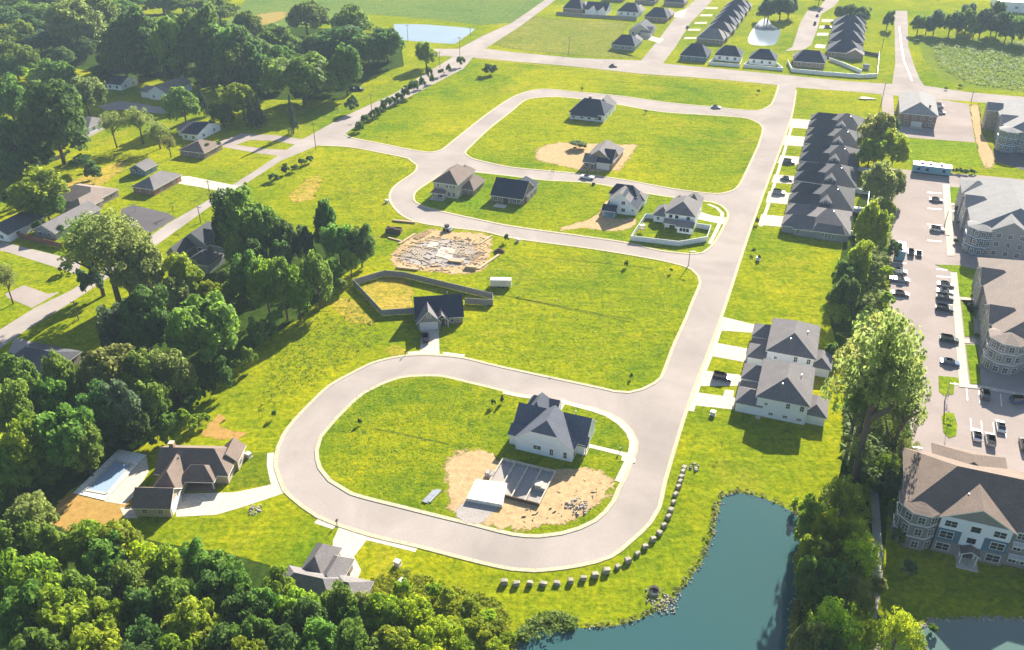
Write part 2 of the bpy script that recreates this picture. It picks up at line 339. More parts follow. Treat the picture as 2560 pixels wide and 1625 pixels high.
ribbon('dry_verge', [Vector(G(*p)) for p in [(1190,146),(1280,155),(1435,169),(1600,187),(1785,200),(1935,214)]], 1.6, .009, M['dry'], off=.8)
flat('side_road', wpts([(-60,590),(0,603),(63,619),(146,639),(200,655),(200,690),(155,673),(21,631),(-60,612)]), .004, M['asphalt'])
flat('parking_lot', wpts([(2228,421),(2274,425),(2470,440),(2620,455),(2720,470),(2760,1300),(2300,1220),(2236,1160),(2226,1000),(2223,613)]), .012, M['asphalt2'])
flat('parking_lot', wpts([(2250,238),(2327,245),(2422,260),(2438,356),(2300,346),(2238,340)]), .018, M['asphalt2'])
flat('parking_lot', wpts([(2491,404),(2560,425),(2660,440),(2660,330),(2530,330),(2485,370)]), .018, M['asphaltd'])
flat('driveway', wpts([(2204,232),(2232,234),(2236,287),(2206,285)]), .02, M['asphalt2'])

# driveways and walks: name, pixels, height, material
def conc(px, z=.024, mat='conc', name='driveway'): return flat(name, wpts(px), z, M[mat])
conc([(441,1233),(441,1292),(541,1287),(600,1270),(660,1250),(722,1229),(704,1205),(640,1220),(585,1231),(492,1233)], .03)
conc([(851,1309),(929,1334),(885,1392),(903,1425),(893,1452),(866,1448),(830,1420),(832,1353)], .03)
conc([(1053,822),(1097,824),(1099,890),(1050,890)], .03)
conc([(1808,792),(1795,826),(1880,832),(1888,812)], .03); conc([(1785,856),(1772,889),(1866,906),(1872,872)], .03)
conc([(1754,926),(1737,965),(1852,965),(1858,938)], .03); conc([(1735,980),(1722,1012),(1834,1024),(1845,995)], .03)
conc([(1846,874),(1866,876),(1858,905),(1843,902)], .034, name='walkway'); conc([(1812,974),(1836,976),(1830,1004),(1806,998)], .034, name='walkway')
for a, b in (((1786,858),(1776,889)),((1766,900),(1752,946))): pass
ribbon('walkway', [Vector(G(*p)) for p in [(1803,812),(1786,862),(1766,912),(1744,966),(1728,1028)]], 1.3, .038, M['conc'])
for a, b, d in ((1990,298,40),(1979,330,0),(1966,367,0),(1952,408,0),(1940,450,0),(1926,486,0),(1905,546,0)): pass
for y0, y1, xl in ((296,318,1978),(338,362,1964),(388,408,1951),(436,456,1936),(478,506,1922),(536,562,1903)):
    xr = xl + 74 + (y0 - 296) * .0
    conc([(xl, y0), (xr - 4, y0 + 6), (xr - 14, y1 + 6), (xl - 8, y1)], .03)
ribbon('walkway', [Vector(G(*p)) for p in [(1984,300),(1963,372),(1942,440),(1918,520),(1901,566)]], 1.2, .034, M['conc'])
conc([(1785,540),(1816,545),(1809,562),(1780,556)], .135); conc([(1740,526),(1785,541),(1782,557),(1742,548)], .125)
ribbon('walkway', [Vector(G(*p)) for p in [(1770,511),(1792,520),(1806,534),(1804,548),(1792,575),(1774,610)]], 1.3, .13, M['conc'])
WK = smooth_px(wpts([(1405,1004),(1440,1014),(1479,1024),(1519,1038),(1551,1059),(1572,1082),(1582,1106),(1579,1131),(1568,1158),(1545,1205)]), False)
ribbon('walkway', WK, 1.5, .13, M['conc'])
ribbon('walkway', [Vector(G(*p)) for p in [(1258,981),(1300,990),(1330,994)]], 1.3, .13, M['conc'])
conc([(1462,1108),(1470,1119),(1570,1144),(1572,1134)], .125, name='walkway')
conc([(1556,1140),(1580,1143),(1590,1148),(1588,1158),(1575,1158),(1552,1152)], .135)
conc([(1402,1000),(1418,1003),(1400,1032),(1392,1026)], .135)
ribbon('walkway', [Vector(G(*p)) for p in [(790,1302),(838,1318)]], 1.4, .026, M['conc']); ribbon('walkway', [Vector(G(*p)) for p in [(915,1343),(1042,1374)]], 1.4, .026, M['conc'])
ribbon('walkway', smooth_px(wpts([(677,1132),(676,1162),(683,1196),(688,1212)]), False), 1.5, .026, M['conc'])
ribbon('walkway', [Vector(G(*p)) for p in [(1104,889),(1158,896)]], 1.2, .055, M['conc'], off=-1.2); ribbon('walkway', [Vector(G(*p)) for p in [(1020,888),(1052,886)]], 1.2, .055, M['conc'], off=-1.0)
conc([(1612,86),(1660,98),(1650,108),(1608,96)]); conc([(1690,30),(1718,22),(1708,44),(1682,42)])
for i, (x, y) in enumerate([(1712,93),(1722,72),(1738,55),(1752,36),(1765,18)]): conc([(x, y), (x + 30, y), (x + 28, y + 4.5), (x - 3, y + 4.5)])
for x, y in ((2044,82),(2050,64),(2056,48)): conc([(x, y), (x + 28, y), (x + 26, y + 7), (x - 3, y + 7)])
conc([(2040,110),(2065,112),(2062,121),(2036,119)])
# left side drives
conc([(545,355),(606,333),(640,336),(690,338),(757,348),(740,362),(690,352),(625,350),(590,362),(660,372),(740,376),(715,392),(650,384),(560,368)], .024, 'asphalt2')
conc([(440,442),(470,440),(530,452),(600,466),(570,482),(500,468),(446,459)]); conc([(304,523),(330,512),(420,533),(440,545),(374,584),(298,554)], .024, 'asphaltd')
conc([(12,735),(60,713),(85,722),(120,735),(150,730),(80,770),(20,745)], .024, 'asphalt2'); conc([(38,843),(120,866),(105,905),(20,880)], .024, 'asphalt2')
conc([(245,265),(300,252),(345,258),(420,272),(440,285),(400,284),(330,275),(262,275)], .024, 'asphalt2'); conc([(210,330),(255,312),(262,322),(215,348)], .024, 'asphalt2')
# dirt, sand, fields
def thin(name):
    m = M[name].copy(); m.name = M[name].name + '_thinning'; n = m.node_tree
    at = n.nodes.new('ShaderNodeAttribute'); at.attribute_name = 'edge'; o = wpos(n)
    k = n.nodes.new('ShaderNodeMath'); k.operation = 'MULTIPLY_ADD'; k.inputs[1].default_value = 1.5; k.inputs[2].default_value = -.75; n.links.new(noise(n, .55, 6, .75, o, .6), k.inputs[0])
    a = n.nodes.new('ShaderNodeMath'); a.operation = 'ADD'; n.links.new(k.outputs[0], a.inputs[0]); n.links.new(at.outputs['Fac'], a.inputs[1])
    r = n.nodes.new('ShaderNodeMapRange'); r.inputs[1].default_value = .42; r.inputs[2].default_value = .58; n.links.new(a.outputs[0], r.inputs[0])
    x = n.nodes.new('ShaderNodeMixShader'); t = n.nodes.new('ShaderNodeBsdfTransparent'); n.links.new(r.outputs[0], x.inputs[0]); n.links.new(t.outputs[0], x.inputs[1]); n.links.new(n.nodes['Principled BSDF'].outputs[0], x.inputs[2])
    n.links.new(x.outputs[0], n.nodes['Material Output'].inputs[0]); return m
THIN = {}
def blob(name, px, z, mat, jit=.5):
    pts = smooth_px(wpts(px), True, 1.2); rr = random.Random(len(px) * 7 + int(px[0][0]))
    pts = [Vector((p[0] + rr.uniform(-jit, jit), p[1] + rr.uniform(-jit, jit))) for p in pts]; c = sum(pts, Vector((0, 0))) / len(pts)
    if mat not in THIN: THIN[mat] = thin(mat)
    n = len(pts); vs_ = []; val = []
    for k, e in ((1.12, 0.0), (1.0, .42), (.82, 1.0)):
        vs_ += [((c + (p - c) * k).x, (c + (p - c) * k).y, z) for p in pts]; val += [e] * n
    fs = [tuple(range(2 * n, 3 * n))] + [(r * n + i, r * n + (i + 1) % n, (r + 1) * n + (i + 1) % n, (r + 1) * n + i) for r in (0, 1) for i in range(n)]
    me = bpy.data.meshes.new(name); me.from_pydata(vs_, [], fs); me.materials.append(THIN[mat])
    at = me.attributes.new('edge', 'FLOAT', 'POINT'); at.data.foreach_set('value', val)
    if me.polygons[0].normal.z < 0: me.flip_normals()
    o = bpy.data.objects.new(name, me); C.objects.link(o); tag(o, kind='structure')
blob('dirt_patch', [(1110,1170),(1135,1135),(1190,1122),(1235,1130),(1250,1150),(1330,1168),(1420,1172),(1470,1172),(1530,1195),(1535,1225),(1500,1260),(1440,1300),(1360,1318),(1290,1326),(1215,1316),(1130,1292),(1122,1250)], .122, 'dirt')
blob('gravel_patch', [(1160,1252),(1180,1246),(1255,1262),(1225,1290),(1200,1312),(1150,1304),(1137,1290)], .128, 'gravel', .2)
blob('rutted_dirt', [(1000,650),(1040,612),(1100,596),(1180,610),(1190,650),(1120,668)], .026, 'gravel', .4)
blob('dirt_patch', [(975,640),(990,620),(1040,585),(1080,572),(1130,578),(1225,588),(1228,620),(1222,650),(1200,680),(1130,686),(1050,676),(1000,672),(978,660)], .022, 'dirt', .4)
blob('dirt_patch', [(1335,390),(1350,368),(1400,356),(1470,358),(1560,362),(1592,362),(1590,375),(1560,412),(1545,428),(1470,430),(1440,424),(1390,412),(1345,402)], .122, 'dirt', .6)
blob('dirt_patch', [(1480,545),(1505,520),(1520,500),(1530,545),(1590,548),(1580,570),(1520,580),(1460,572),(1400,578),(1410,568)], .122, 'dirt', .5)
blob('dirt_patch', [(128,1290),(150,1250),(185,1228),(230,1235),(262,1250),(320,1240),(335,1262),(290,1305),(220,1330),(140,1320)], .022, 'orange', .4)
blob('bare_patch', [(505,1085),(520,1060),(545,1030),(560,1040),(555,1068),(620,1085),(570,1100)], .022, 'orange', .6)
blob('bare_patch', [(830,760),(860,745),(905,770),(935,800),(925,815),(870,800)], .016, 'dry', 1); blob('bare_patch', [(960,875),(985,862),(1012,872),(1008,886),(985,888)], .022, 'dry', .4)
blob('bare_patch', [(720,495),(770,445),(800,440),(780,500),(740,505)], .022, 'dry', 1.2); blob('bare_patch', [(905,740),(925,705),(985,690),(1030,715),(1020,775),(950,780)], .026, 'dry', .8)
flat('mown_lawn', wpts([(575,1128),(690,1132),(692,1175),(696,1206),(640,1216),(575,1228),(566,1180)]), .012, M['track2'])
blob('dry_field', [(135,478),(240,425),(320,400),(300,430),(240,470),(190,490)], .012, 'dry', 1)
M['tanfield'] = grass('tan_field', g=(.14, .18, .03), y=(.24, .23, .045), t=(.34, .27, .10), tan=.35)
blob('dry_field', [(1232,110),(1290,62),(1330,42),(1400,48),(1560,56),(1560,80),(1530,130),(1600,145),(1440,140)], .012, 'tanfield', .5)
flat('crop_field', wpts([(560,62),(600,20),(640,-40),(1430,-40),(1362,0),(1280,57),(1200,62),(1100,50),(930,36),(750,66)]), .008, M['crop'])
blob('stubble_field', [(590,62),(620,42),(700,28),(720,34),(690,55),(610,70)], .014, 'stubble', .8)
flat('scrub_field', wpts([(2290,88),(2560,100),(2760,110),(2760,248),(2560,232),(2400,216),(2345,190),(2310,150)]), .008, M['scrub'])
flat('lawn', wpts([(2242,347),(2440,358),(2462,418),(2290,412),(2232,400)]), .03, M['lawn'])
blob('dirt_track', [(2425,262),(2446,262),(2455,330),(2490,400),(2470,425),(2452,400),(2440,350)], .034, 'dirt', .3)
flat('lawn', wpts([(1040,500),(1075,480),(1210,480),(1215,530),(1100,526),(1050,512)]), .106, M['lawn'])
for px in ([(2368,467),(2398,469),(2400,510),(2376,508)], [(2338,662),(2400,664),(2450,676),(2440,800),(2396,742),(2392,684)], [(2402,750),(2430,750),(2436,842),(2412,842)], [(2414,862),(2445,862),(2452,960),(2426,960)], [(2346,940),(2400,945),(2402,960),(2386,958),(2384,985),(2360,990),(2347,978)], [(2354,1040),(2365,1031),(2385,1034),(2393,1065),(2390,1090),(2372,1096),(2358,1080)]):
    raised('lawn', [(p[0], p[1]) for p in wpts(px)], .10, M['lawn'], M['kerb'])
conc([(2356,461),(2374,461),(2386,640),(2368,640)], .12, name='walkway'); conc([(2376,682),(2392,682),(2422,966),(2398,966)], .12, name='walkway')
for px in ([(2372,508),(2410,509),(2410,515),(2373,514)], [(2392,742),(2432,746),(2433,752),(2393,749)], [(2404,848),(2440,848),(2441,858),(2405,858)]): conc(px, .125, name='walkway')
conc([(2398,960),(2464,966),(2560,985),(2560,992),(2460,974),(2398,968)], .125, name='walkway')
for x, y in ((2415,985),(2446,992),(2500,1000),(2425,1062),(2452,1068),(2482,1072),(2512,1078)): flat('parking_line', wpts([(x, y - 16), (x + 2, y - 16), (x + 5, y + 16), (x + 3, y + 16)]), .018, M['trim'])
for y in (655, 672, 690, 708, 726, 744): flat('parking_line', wpts([(2226, y), (2266, y + 3), (2266, y + 4.5), (2226, y + 1.5)]), .018, M['trim'])
for y in (480, 520, 560, 600): flat('parking_line', wpts([(2318, y), (2354, y + 3), (2354, y + 4.2), (2318, y + 1.2)]), .018, M['trim'])
for y in (672, 690, 706, 724, 742, 758): flat('parking_line', wpts([(2342, y), (2384, y + 3), (2384, y + 4.5), (2342, y + 1.5)]), .018, M['trim'])
for px in ([(925,1072),(985,1082),(1040,1094),(1120,1112)], [(1180,722),(1280,742),(1400,765),(1500,785),(1590,800)], [(1290,745),(1420,772),(1580,806)], [(1440,345),(1560,358),(1700,372),(1860,385)], [(1330,640),(1480,655),(1640,672)], [(1380,190),(1560,205),(1760,225)]):
    ribbon('grass_track', smooth_px(wpts(px), False), .7, .012 if px[0][0] not in (925, 1440) else .108, M['track'])
# woods floor
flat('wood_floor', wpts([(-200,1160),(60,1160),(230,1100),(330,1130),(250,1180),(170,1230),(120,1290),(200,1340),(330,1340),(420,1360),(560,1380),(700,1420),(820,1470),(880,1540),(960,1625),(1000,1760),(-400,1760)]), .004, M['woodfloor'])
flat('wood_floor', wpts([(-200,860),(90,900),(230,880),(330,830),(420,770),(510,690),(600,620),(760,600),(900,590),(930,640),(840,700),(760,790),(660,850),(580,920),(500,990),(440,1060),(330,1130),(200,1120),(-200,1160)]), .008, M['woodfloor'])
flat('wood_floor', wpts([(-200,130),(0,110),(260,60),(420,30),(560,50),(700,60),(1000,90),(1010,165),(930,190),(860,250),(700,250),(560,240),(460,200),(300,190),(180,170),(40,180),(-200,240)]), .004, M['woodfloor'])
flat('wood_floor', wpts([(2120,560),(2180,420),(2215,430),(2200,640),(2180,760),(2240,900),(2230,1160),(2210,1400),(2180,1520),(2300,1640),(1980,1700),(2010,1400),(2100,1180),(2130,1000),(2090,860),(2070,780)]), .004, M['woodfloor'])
ribbon('footpath', smooth_px(wpts([(2183,1200),(2188,1270),(2192,1330),(2196,1400),(2190,1470),(2180,1530),(2190,1630)]), False), 1.7, .02, M['gravel'])
# ponds
POND = [(1814,1236),(1800,1264),(1791,1303),(1778,1350),(1761,1392),(1736,1431),(1702,1478),(1675,1509),(1625,1536),(1558,1561),(1475,1570),(1391,1570),(1322,1578),(1297,1603),(1289,1640),(1320,1720),(1900,1760),(1965,1640),(1976,1528),(1992,1495),(2001,1450),(2006,1395),(2003,1317),(1989,1286),(1953,1264),(1920,1250),(1880,1238),(1840,1232)]
PW = smooth_px(wpts(POND), True, 1.5)
PW2 = smooth_px(wpts([(2300,1590),(2306,1568),(2318,1553),(2337,1552),(2420,1547),(2560,1550),(2700,1560),(2700,1760),(2400,1760),(2330,1640)]), True, 1.5)
flat('pond', PW, .02, M['teal']); flat('pond', PW2, .02, M['blue'])
flat('pond', wpts([(985,60),(1060,61),(1150,68),(1188,72),(1180,80),(1150,101),(1136,110),(1085,107),(1016,101),(985,96)]), .02, M['pale'])
flat('pond', smooth_px(wpts([(1905,48),(1918,46),(1930,62),(1950,76),(1946,96),(1934,112),(1900,114),(1876,110),(1870,96),(1884,70)]), True), .02, M['pale'])

# ---------------------------------------------------------------- buildings
def w(x0, x1, y0, y1, h, ax='x', i0=0, i1=0, rise=2.5, k0=0, k1=0, z0=0, ov=.45, walls=True, wm=0, rm=0):
    """a wing: plan, wall top, ridge axis, hip insets and hip start fractions at its two ends, rise of the ridge"""
    return dict(x0=x0, x1=x1, y0=y0, y1=y1, h=h, ax=ax, i0=i0, i1=i1, rise=rise, k0=k0, k1=k1, z0=z0, ov=ov, walls=walls, wm=wm, rm=rm)
def roof_mesh(b, q):
    sw = q['ax'] == 'y'
    a0, a1, c0, c1 = (q['y0'], q['y1'], q['x0'], q['x1']) if sw else (q['x0'], q['x1'], q['y0'], q['y1'])
    ov = q['ov']; hw = (c1 - c0) / 2; sl = q['rise'] / hw; ze = q['h'] - ov * sl + .06; ridge = q['h'] + q['rise'] + .06
    cm = (c0 + c1) / 2; HW = hw + ov; RI = ridge - ze
    a0 -= ov; a1 += ov
    def end(a, d, ins, k):
        if ins == 0: k = 1
        e = ins + ov if (ins and k < 1) else 0
        return [(cm - HW, a, ze), (cm - HW + k * HW, a, ze + k * RI), (cm + HW - k * HW, a, ze + k * RI), (cm + HW, a, ze), (cm, a + d * e, ridge)], k
    E0, k0 = end(a0, 1, q['i0'], q['k0']); E1, k1 = end(a1, -1, q['i1'], q['k1'])
    T = (lambda p: (p[1], p[0], p[2])) if not sw else (lambda p: p)
    T = (lambda p: p) if sw else (lambda p: (p[1], p[0], p[2]))
    def side(i, j):
        out = [E0[i]]
        if 0 < k0 < 1: out.append(E0[j])
        out += [E0[4], E1[4]]
        if 0 < k1 < 1: out.append(E1[j])
        return out + [E1[i]]
    faces = [side(0, 1), side(3, 2)]
    for E, k in ((E0, k0), (E1, k1)):
        if k < 1: faces.append([E[0], E[3], E[4]] if k == 0 else [E[1], E[2], E[4]])
    th = .22; rim = {}
    for f in faces:
        b.poly([T(p) for p in f], 0); b.poly([T((p[0], p[1], p[2] - th)) for p in f], 1)
        for i in range(len(f)):
            p, r = f[i], f[(i + 1) % len(f)]; key = tuple(sorted((tuple(round(t, 3) for t in p), tuple(round(t, 3) for t in r))))
            rim.setdefault(key, []).append((p, r))
    for v in rim.values():
        if len(v) == 1:
            p, r = v[0]; b.poly([T(p), T(r), T((r[0], r[1], r[2] - th)), T((p[0], p[1], p[2] - th))], 1)
    if not sw: pass
    # gable walls
    g = []
    for E, k, a in ((E0, k0, a0 + ov), (E1, k1, a1 - ov)):
        if k > 0:
            zt = q['h'] + (ze + k * RI - q['h']) - .05 if k < 1 else ridge - .1
            xk = max(0, (ridge - zt) / RI * HW - .02)
            g.append([T((c0 + .02, a, q['h'] - .12)), T((cm - xk, a, zt)), T((cm + xk, a, zt)), T((c1 - .02, a, q['h'] - .12))])
    return g
def house(name, label, cat, wings, wall, roof, wins=(), b=NB, u0=None, v0=None, group=None, trim='trim', extra=()):
    """wings in the coordinates of the street grid turned by b; (u0, v0) becomes the origin of the building"""
    if u0 is None: u0 = min(q['x0'] for q in wings); v0 = min(q['y0'] for q in wings)
    root = empty(name, W(u0, v0, b), -R(b), label=label, cat=cat, group=group)
    wl = [M[k] for k in (wall if isinstance(wall, (list, tuple)) else [wall])]
    rl = [M[k] for k in (roof if isinstance(roof, (list, tuple)) else [roof])]
    mw = MB(); rbs = {}
    for j, q in enumerate(wings):
        q = dict(q); q['x0'] -= u0; q['x1'] -= u0; q['y0'] -= v0; q['y1'] -= v0
        mr = MB(); gs = roof_mesh(mr, q)
        o = mr.build('roof', [rl[q['rm'] % len(rl)], M[trim]], root)
        if q['walls']:
            e = .003 * j
            mw.box(q['x0'] + e, q['x1'] - e, q['y0'] + e, q['y1'] - e, q['z0'] - .1, q['h'] - .1, q['wm'], False)
            for g in gs: mw.poly(g, q['wm'])
        else:
            for (px, py) in ((q['x0'] + .15, q['y0'] + .15), (q['x1'] - .15, q['y0'] + .15), (q['x0'] + .15, q['y1'] - .15), (q['x1'] - .15, q['y1'] - .15)):
                p = MB(); p.box(px - .09, px + .09, py - .09, py + .09, 0, q['h'] - .1); p.build('porch_post', M[trim], root)
    mw.build('wall', wl, root, fix=False)
    for t in wins: opening(root, (t[0], t[1] - (v0 if t[0] in 'SN' else u0), t[2] - (u0 if t[0] in 'SN' else v0)) + tuple(t[3:]), trim)
    for f in extra: f(root, u0, v0)
    rf = [c for c in root.children if c.name.split('.')[0] == 'roof'][0]
    for c in root.children:
        if c.name.split('.')[0] in ('chimney', 'vent_pipe'): c.parent = rf
    return root
WM = {}
def opening(root, t, trim='trim', loc=None, rot=None):
    """(side, plane, along, sill height, width, height, kind)"""
    side, pl, al, z, ww, hh = t[:6]; kind = t[6] if len(t) > 6 else 'window'
    key = (round(ww, 2), round(hh, 2), kind, trim); nm = 'window' if 'window' in kind else kind
    if key not in WM:
        b = MB(); p = MB(); x = ww / 2; sub = 'pane'
        if nm == 'window':
            b.box(-x - .12, x + .12, -.05, .03, -.12, hh + .12, 0); p.box(-x, x, -.075, -.052, 0, hh)
            b.box(-.035, .035, -.095, -.05, .01, hh - .01, 0); b.box(-x + .01, x - .01, -.09, -.05, hh / 2 - .03, hh / 2 + .03, 0)
            mats = [M[trim] if kind == 'window' else M['ddark']]; sm = M['glass']
        elif kind == 'garage_door':
            b.box(-x - .15, x + .15, -.06, .03, 0, hh + .15, 0); sub = 'door_panel'
            for k in range(4): p.box(-x, x, -.10, -.062, hh * k / 4 + .02, hh * (k + 1) / 4 - .02)
            mats = [M[trim]]; sm = M['gdoor']
        else:
            b.box(-x - .12, x + .12, -.06, .03, 0, hh + .12, 0); b.box(-x, x, -.09, -.062, 0, hh, 1); p.box(x - .15, x - .08, -.13, -.092, hh * .45, hh * .5); sub = 'handle'
            mats = [M[trim], M['ddark']]; sm = M['steel']
        WM[key] = (b.mesh(nm, mats), p.mesh(sub, sm), sub)
    me, ps, sub = WM[key]
    o = bpy.data.objects.new(nm, me); C.objects.link(o); o.parent = root
    c = bpy.data.objects.new(sub, ps); C.objects.link(c); c.parent = o
    if loc is not None: o.location = loc; o.rotation_euler = (0, 0, rot); return
    rz = {'S': 0, 'E': 90, 'N': 180, 'W': -90}[side]; o.rotation_euler = (0, 0, R(rz))
    o.location = (al, pl, z) if side in 'SN' else (pl, al, z)
def vents(pts):
    def f(root, u0, v0):
        for (x, y, z) in pts:
            b = MB(); b.tube((x - u0, y - v0, z - .4), (x - u0, y - v0, z + .45), .09, .09, 8); b.tube((x - u0, y - v0, z + .45), (x - u0, y - v0, z + .6), .17, .15, 8)
            b.build('vent_pipe', M['steel'], root)
    return f
def chimney(x, y, z0, z1, s=.5, m='brick'):
    def f(root, u0, v0):
        b = MB(); b.box(x - s - u0, x + s - u0, y - s - v0, y + s - v0, z0, z1, 0); b.box(x - s - .12 - u0, x + s + .12 - u0, y - s - .12 - v0, y + s + .12 - v0, z1, z1 + .18, 1); b.build('chimney', [M[m], M['conc']], root)
    return f
def slabp(x0, x1, y0, y1, name='patio', z=.14, m='conc'):
    def f(root, u0, v0):
        b = MB(); b.box(x0 - u0, x1 - u0, y0 - v0, y1 - v0, 0, z); b.build(name, M[m], root)
    return f
def row(side, pl, als, z, ww, hh, kind='window'): return [(side, pl, a, z, ww, hh, kind) for a in als]

# white farmhouse on the near lot
house('farmhouse', 'two storey white gabled farmhouse with navy roof beside the open foundation', 'house', [
    w(-51.2, -38.2, 139.2, 146.5, 3.5, 'y', 1.7, 0, 4.9, k0=.55, ov=.35),
    w(-52.9, -36.5, 142.6, 151.2, 3.2, 'x', 0, 0, 3.8, ov=.35),
    w(-51.8, -46.9, 145.2, 153.8, 4.0, 'y', 2.6, 2.2, 3.6, ov=.3), w(-44.9, -42.2, 142.0, 147, 4.6, 'y', 0, 0, 1.4, ov=.25),
    w(-52.8, -45.7, 150.4, 155.0, 3.3, 'x', 1.2, 0, 2.3, ov=.4),
    w(-53.2, -51.2, 140.5, 145.0, 2.9, 'x', 0, 0, 1.2, ov=.3),
    w(-38.3, -36.0, 142.4, 145.2, 2.8, 'x', 0, 0, 1.4, ov=.3, walls=False)], 'white', 'rfarm',
    row('S', 139.2, (-46.2,), 1.5, 1.6, .9) + row('S', 139.2, (-42.9, -39.8), .8, .7, 1.5) + row('E', -38.2, (140.6,), .9, .9, 1.5) + [('E', -38.2, 143.8, 0, 1.0, 2.1, 'door')] + row('W', -53.2, (142.7,), .9, .9, 1.3) + [('N', 155.0, -49.2, 0, 4.8, 2.2, 'garage_door')],
    extra=[slabp(-38.2, -36.0, 142.3, 145.3, 'porch_floor', .2), vents([(-40.2, 147.8, 6.8)])])

# the grey duplex pair
for v, lab in ((170.6, 'grey two storey duplex nearest the pond, pale wall toward the camera'), (191.6, 'grey two storey duplex behind the nearer one, facing the main road')):
    gs = (v + 3.2, v + 14.0) if v < 180 else (v + 3.2, v + 13.9)
    wings = [w(-3.3, 7.9, v, v + 16.4, 5.7, 'y', 4.6, 5.2, 3.3, ov=.5), w(7.4, 12.0, v + 1.0, v + 9.0, 2.8, 'y', 2.1, 2.1, 1.4), w(-7.7, -2.6, v + 7.4, v + 9.6, 2.5, 'x', 0, 0, .8, ov=.2)]
    for g in gs: wings.append(w(-7.8, -2.2, g - 3.2, g + 3.2, 2.8, 'x', 2.6, 0, 2.0, ov=.4))
    house('duplex', lab, 'duplex', wings, ['white', 'greyw'], 'rgreylit', row('S', v, (3.6, 6.7), 3.6, .8, 1.3) + row('S', v, (.2, 3.4, 6.5), .9, .9, .6) + row('S', v, (-1.2,), 3.4, .6, .6) + [('W', -7.8, g, 0, 4.8, 2.2, 'garage_door') for g in gs] + [('W', -7.7, v + 8.5, 0, .95, 2.1, 'door')] + row('E', 12.0, (v + 3, v + 6.5), .8, 1.2, 1.2) + row('E', 7.9, (v + 4, v + 12), 3.6, 1.0, 1.2) + row('W', -3.3, (v + 6, v + 10), 3.7, .9, 1.2),
          extra=[vents([(1.6, v + 2.4, 8.0), (5.4, v + 9, 7.2)]), slabp(-3.0, -1.9, v - 1.4, v - .02, 'step', .25)])

# house inside the grey fence
def placed(px, brg, *a, **k):
    """a house drawn about its own south-west corner, standing where the photograph shows that corner"""
    r = house(*a, b=0, u0=0, v0=0, **k); X, Y = G(*px); r.location = (X, Y, 0); r.rotation_euler = (0, 0, -R(brg)); return r
placed((1043, 822), -8, 'gabled_house', 'navy roofed brick house with front gable inside the grey board fence', 'house', [
    w(0, 12.6, 1.2, 10.2, 2.6, 'x', 0, 0, 4.2, ov=.4), w(.15, 6.3, -.9, 5.8, 2.6, 'y', 0, 0, 3.3, ov=.4, wm=1, rm=1), w(5.0, 8.6, -.5, 3.4, 2.4, 'y', 0, 0, 1.9, ov=.3, walls=False, rm=1)], ['brickb', 'brickg'], ['rnavyshade', 'rgreylit'],
    [('S', -.9, 3.2, 0, 4.6, 2.2, 'garage_door'), ('S', 1.2, 7.2, 0, 1.0, 2.1, 'door')] + row('S', 1.2, (9.7, 11.3), .8, .9, 1.4) + row('S', -.9, (3.3,), 3.8, .9, .9) + row('E', 12.6, (4, 8), .9, 1.1, 1.3) + row('W', 0, (7.5,), .9, 1.1, 1.3), extra=[vents([(9, 7.4, 6.2)])])
# pool house
placed((341, 1291), 2, 'ranch_house', 'brown roofed brick ranch house beside the swimming pool', 'house', [
    w(0, 7.2, 0, 5.6, 2.7, 'x', 0, 0, 2.4, ov=.35), w(.6, 15.4, 10.2, 19.0, 2.8, 'x', 0, 3.6, 3.0, ov=.45), w(1.8, 7.0, 4.5, 12.5, 2.8, 'y', 2.9, 0, 2.7, ov=.45), w(6.0, 13.0, 8.3, 13.0, 2.7, 'x', 2.2, 2.2, 1.9, ov=.45, walls=False),
    w(12.2, 16.2, 14.5, 19.4, 2.9, 'y', 0, 0, 1.9, ov=.35)], ['tan', 'brickb'], 'rbrown',
    [('E', 7.2, 2.9, 0, 4.7, 2.2, 'garage_door'), ('S', 10.2, 9.5, 0, 1.0, 2.1, 'door')] + row('S', 10.2, (11.3, 7.9), .8, 1.1, 1.4) + row('E', 16.2, (16.3,), .8, 1.2, 1.3) + row('W', .6, (12, 15), .7, 1.5, 1.6) + row('S', 0, (2.0, 5.2), 1.0, .9, .9) + row('E', 15.4, (12.2,), .8, 1.1, 1.3),
    extra=[chimney(2.6, 15.2, 3.2, 6.6, .45), slabp(7.25, 13.1, 7.6, 10.1, 'porch_floor', .16, 'brickb'), vents([(5, 12.2, 4.8)])])
# grey roofed house in the lower woods
house('hip_roofed_house', 'grey hip roofed house partly hidden by the lower woods', 'house', [
    w(-65.6, -61.2, 96.4, 103.8, 2.7, 'y', 2.2, 2.0, 2.3, ov=.4), w(-68.0, -56.5, 90.5, 97.2, 2.7, 'x', 3.0, 3.0, 2.6, ov=.4), w(-61.4, -57.8, 93.5, 101.8, 2.7, 'y', 2.0, 1.8, 1.9, ov=.4), w(-58.5, -52.2, 91.5, 97.6, 2.7, 'x', 2.6, 2.8, 2.2, ov=.4)], 'brickb', 'rgreylit',
    [('E', -61.2, 101.5, 0, 2.6, 2.1, 'garage_door'), ('E', -57.8, 99.8, 0, 1.0, 2.1, 'door')] + row('E', -52.2, (93.5, 95.8), .8, 1.1, 1.3) + row('W', -65.6, (99, 101.5), .8, 1.0, 1.2), b=15)

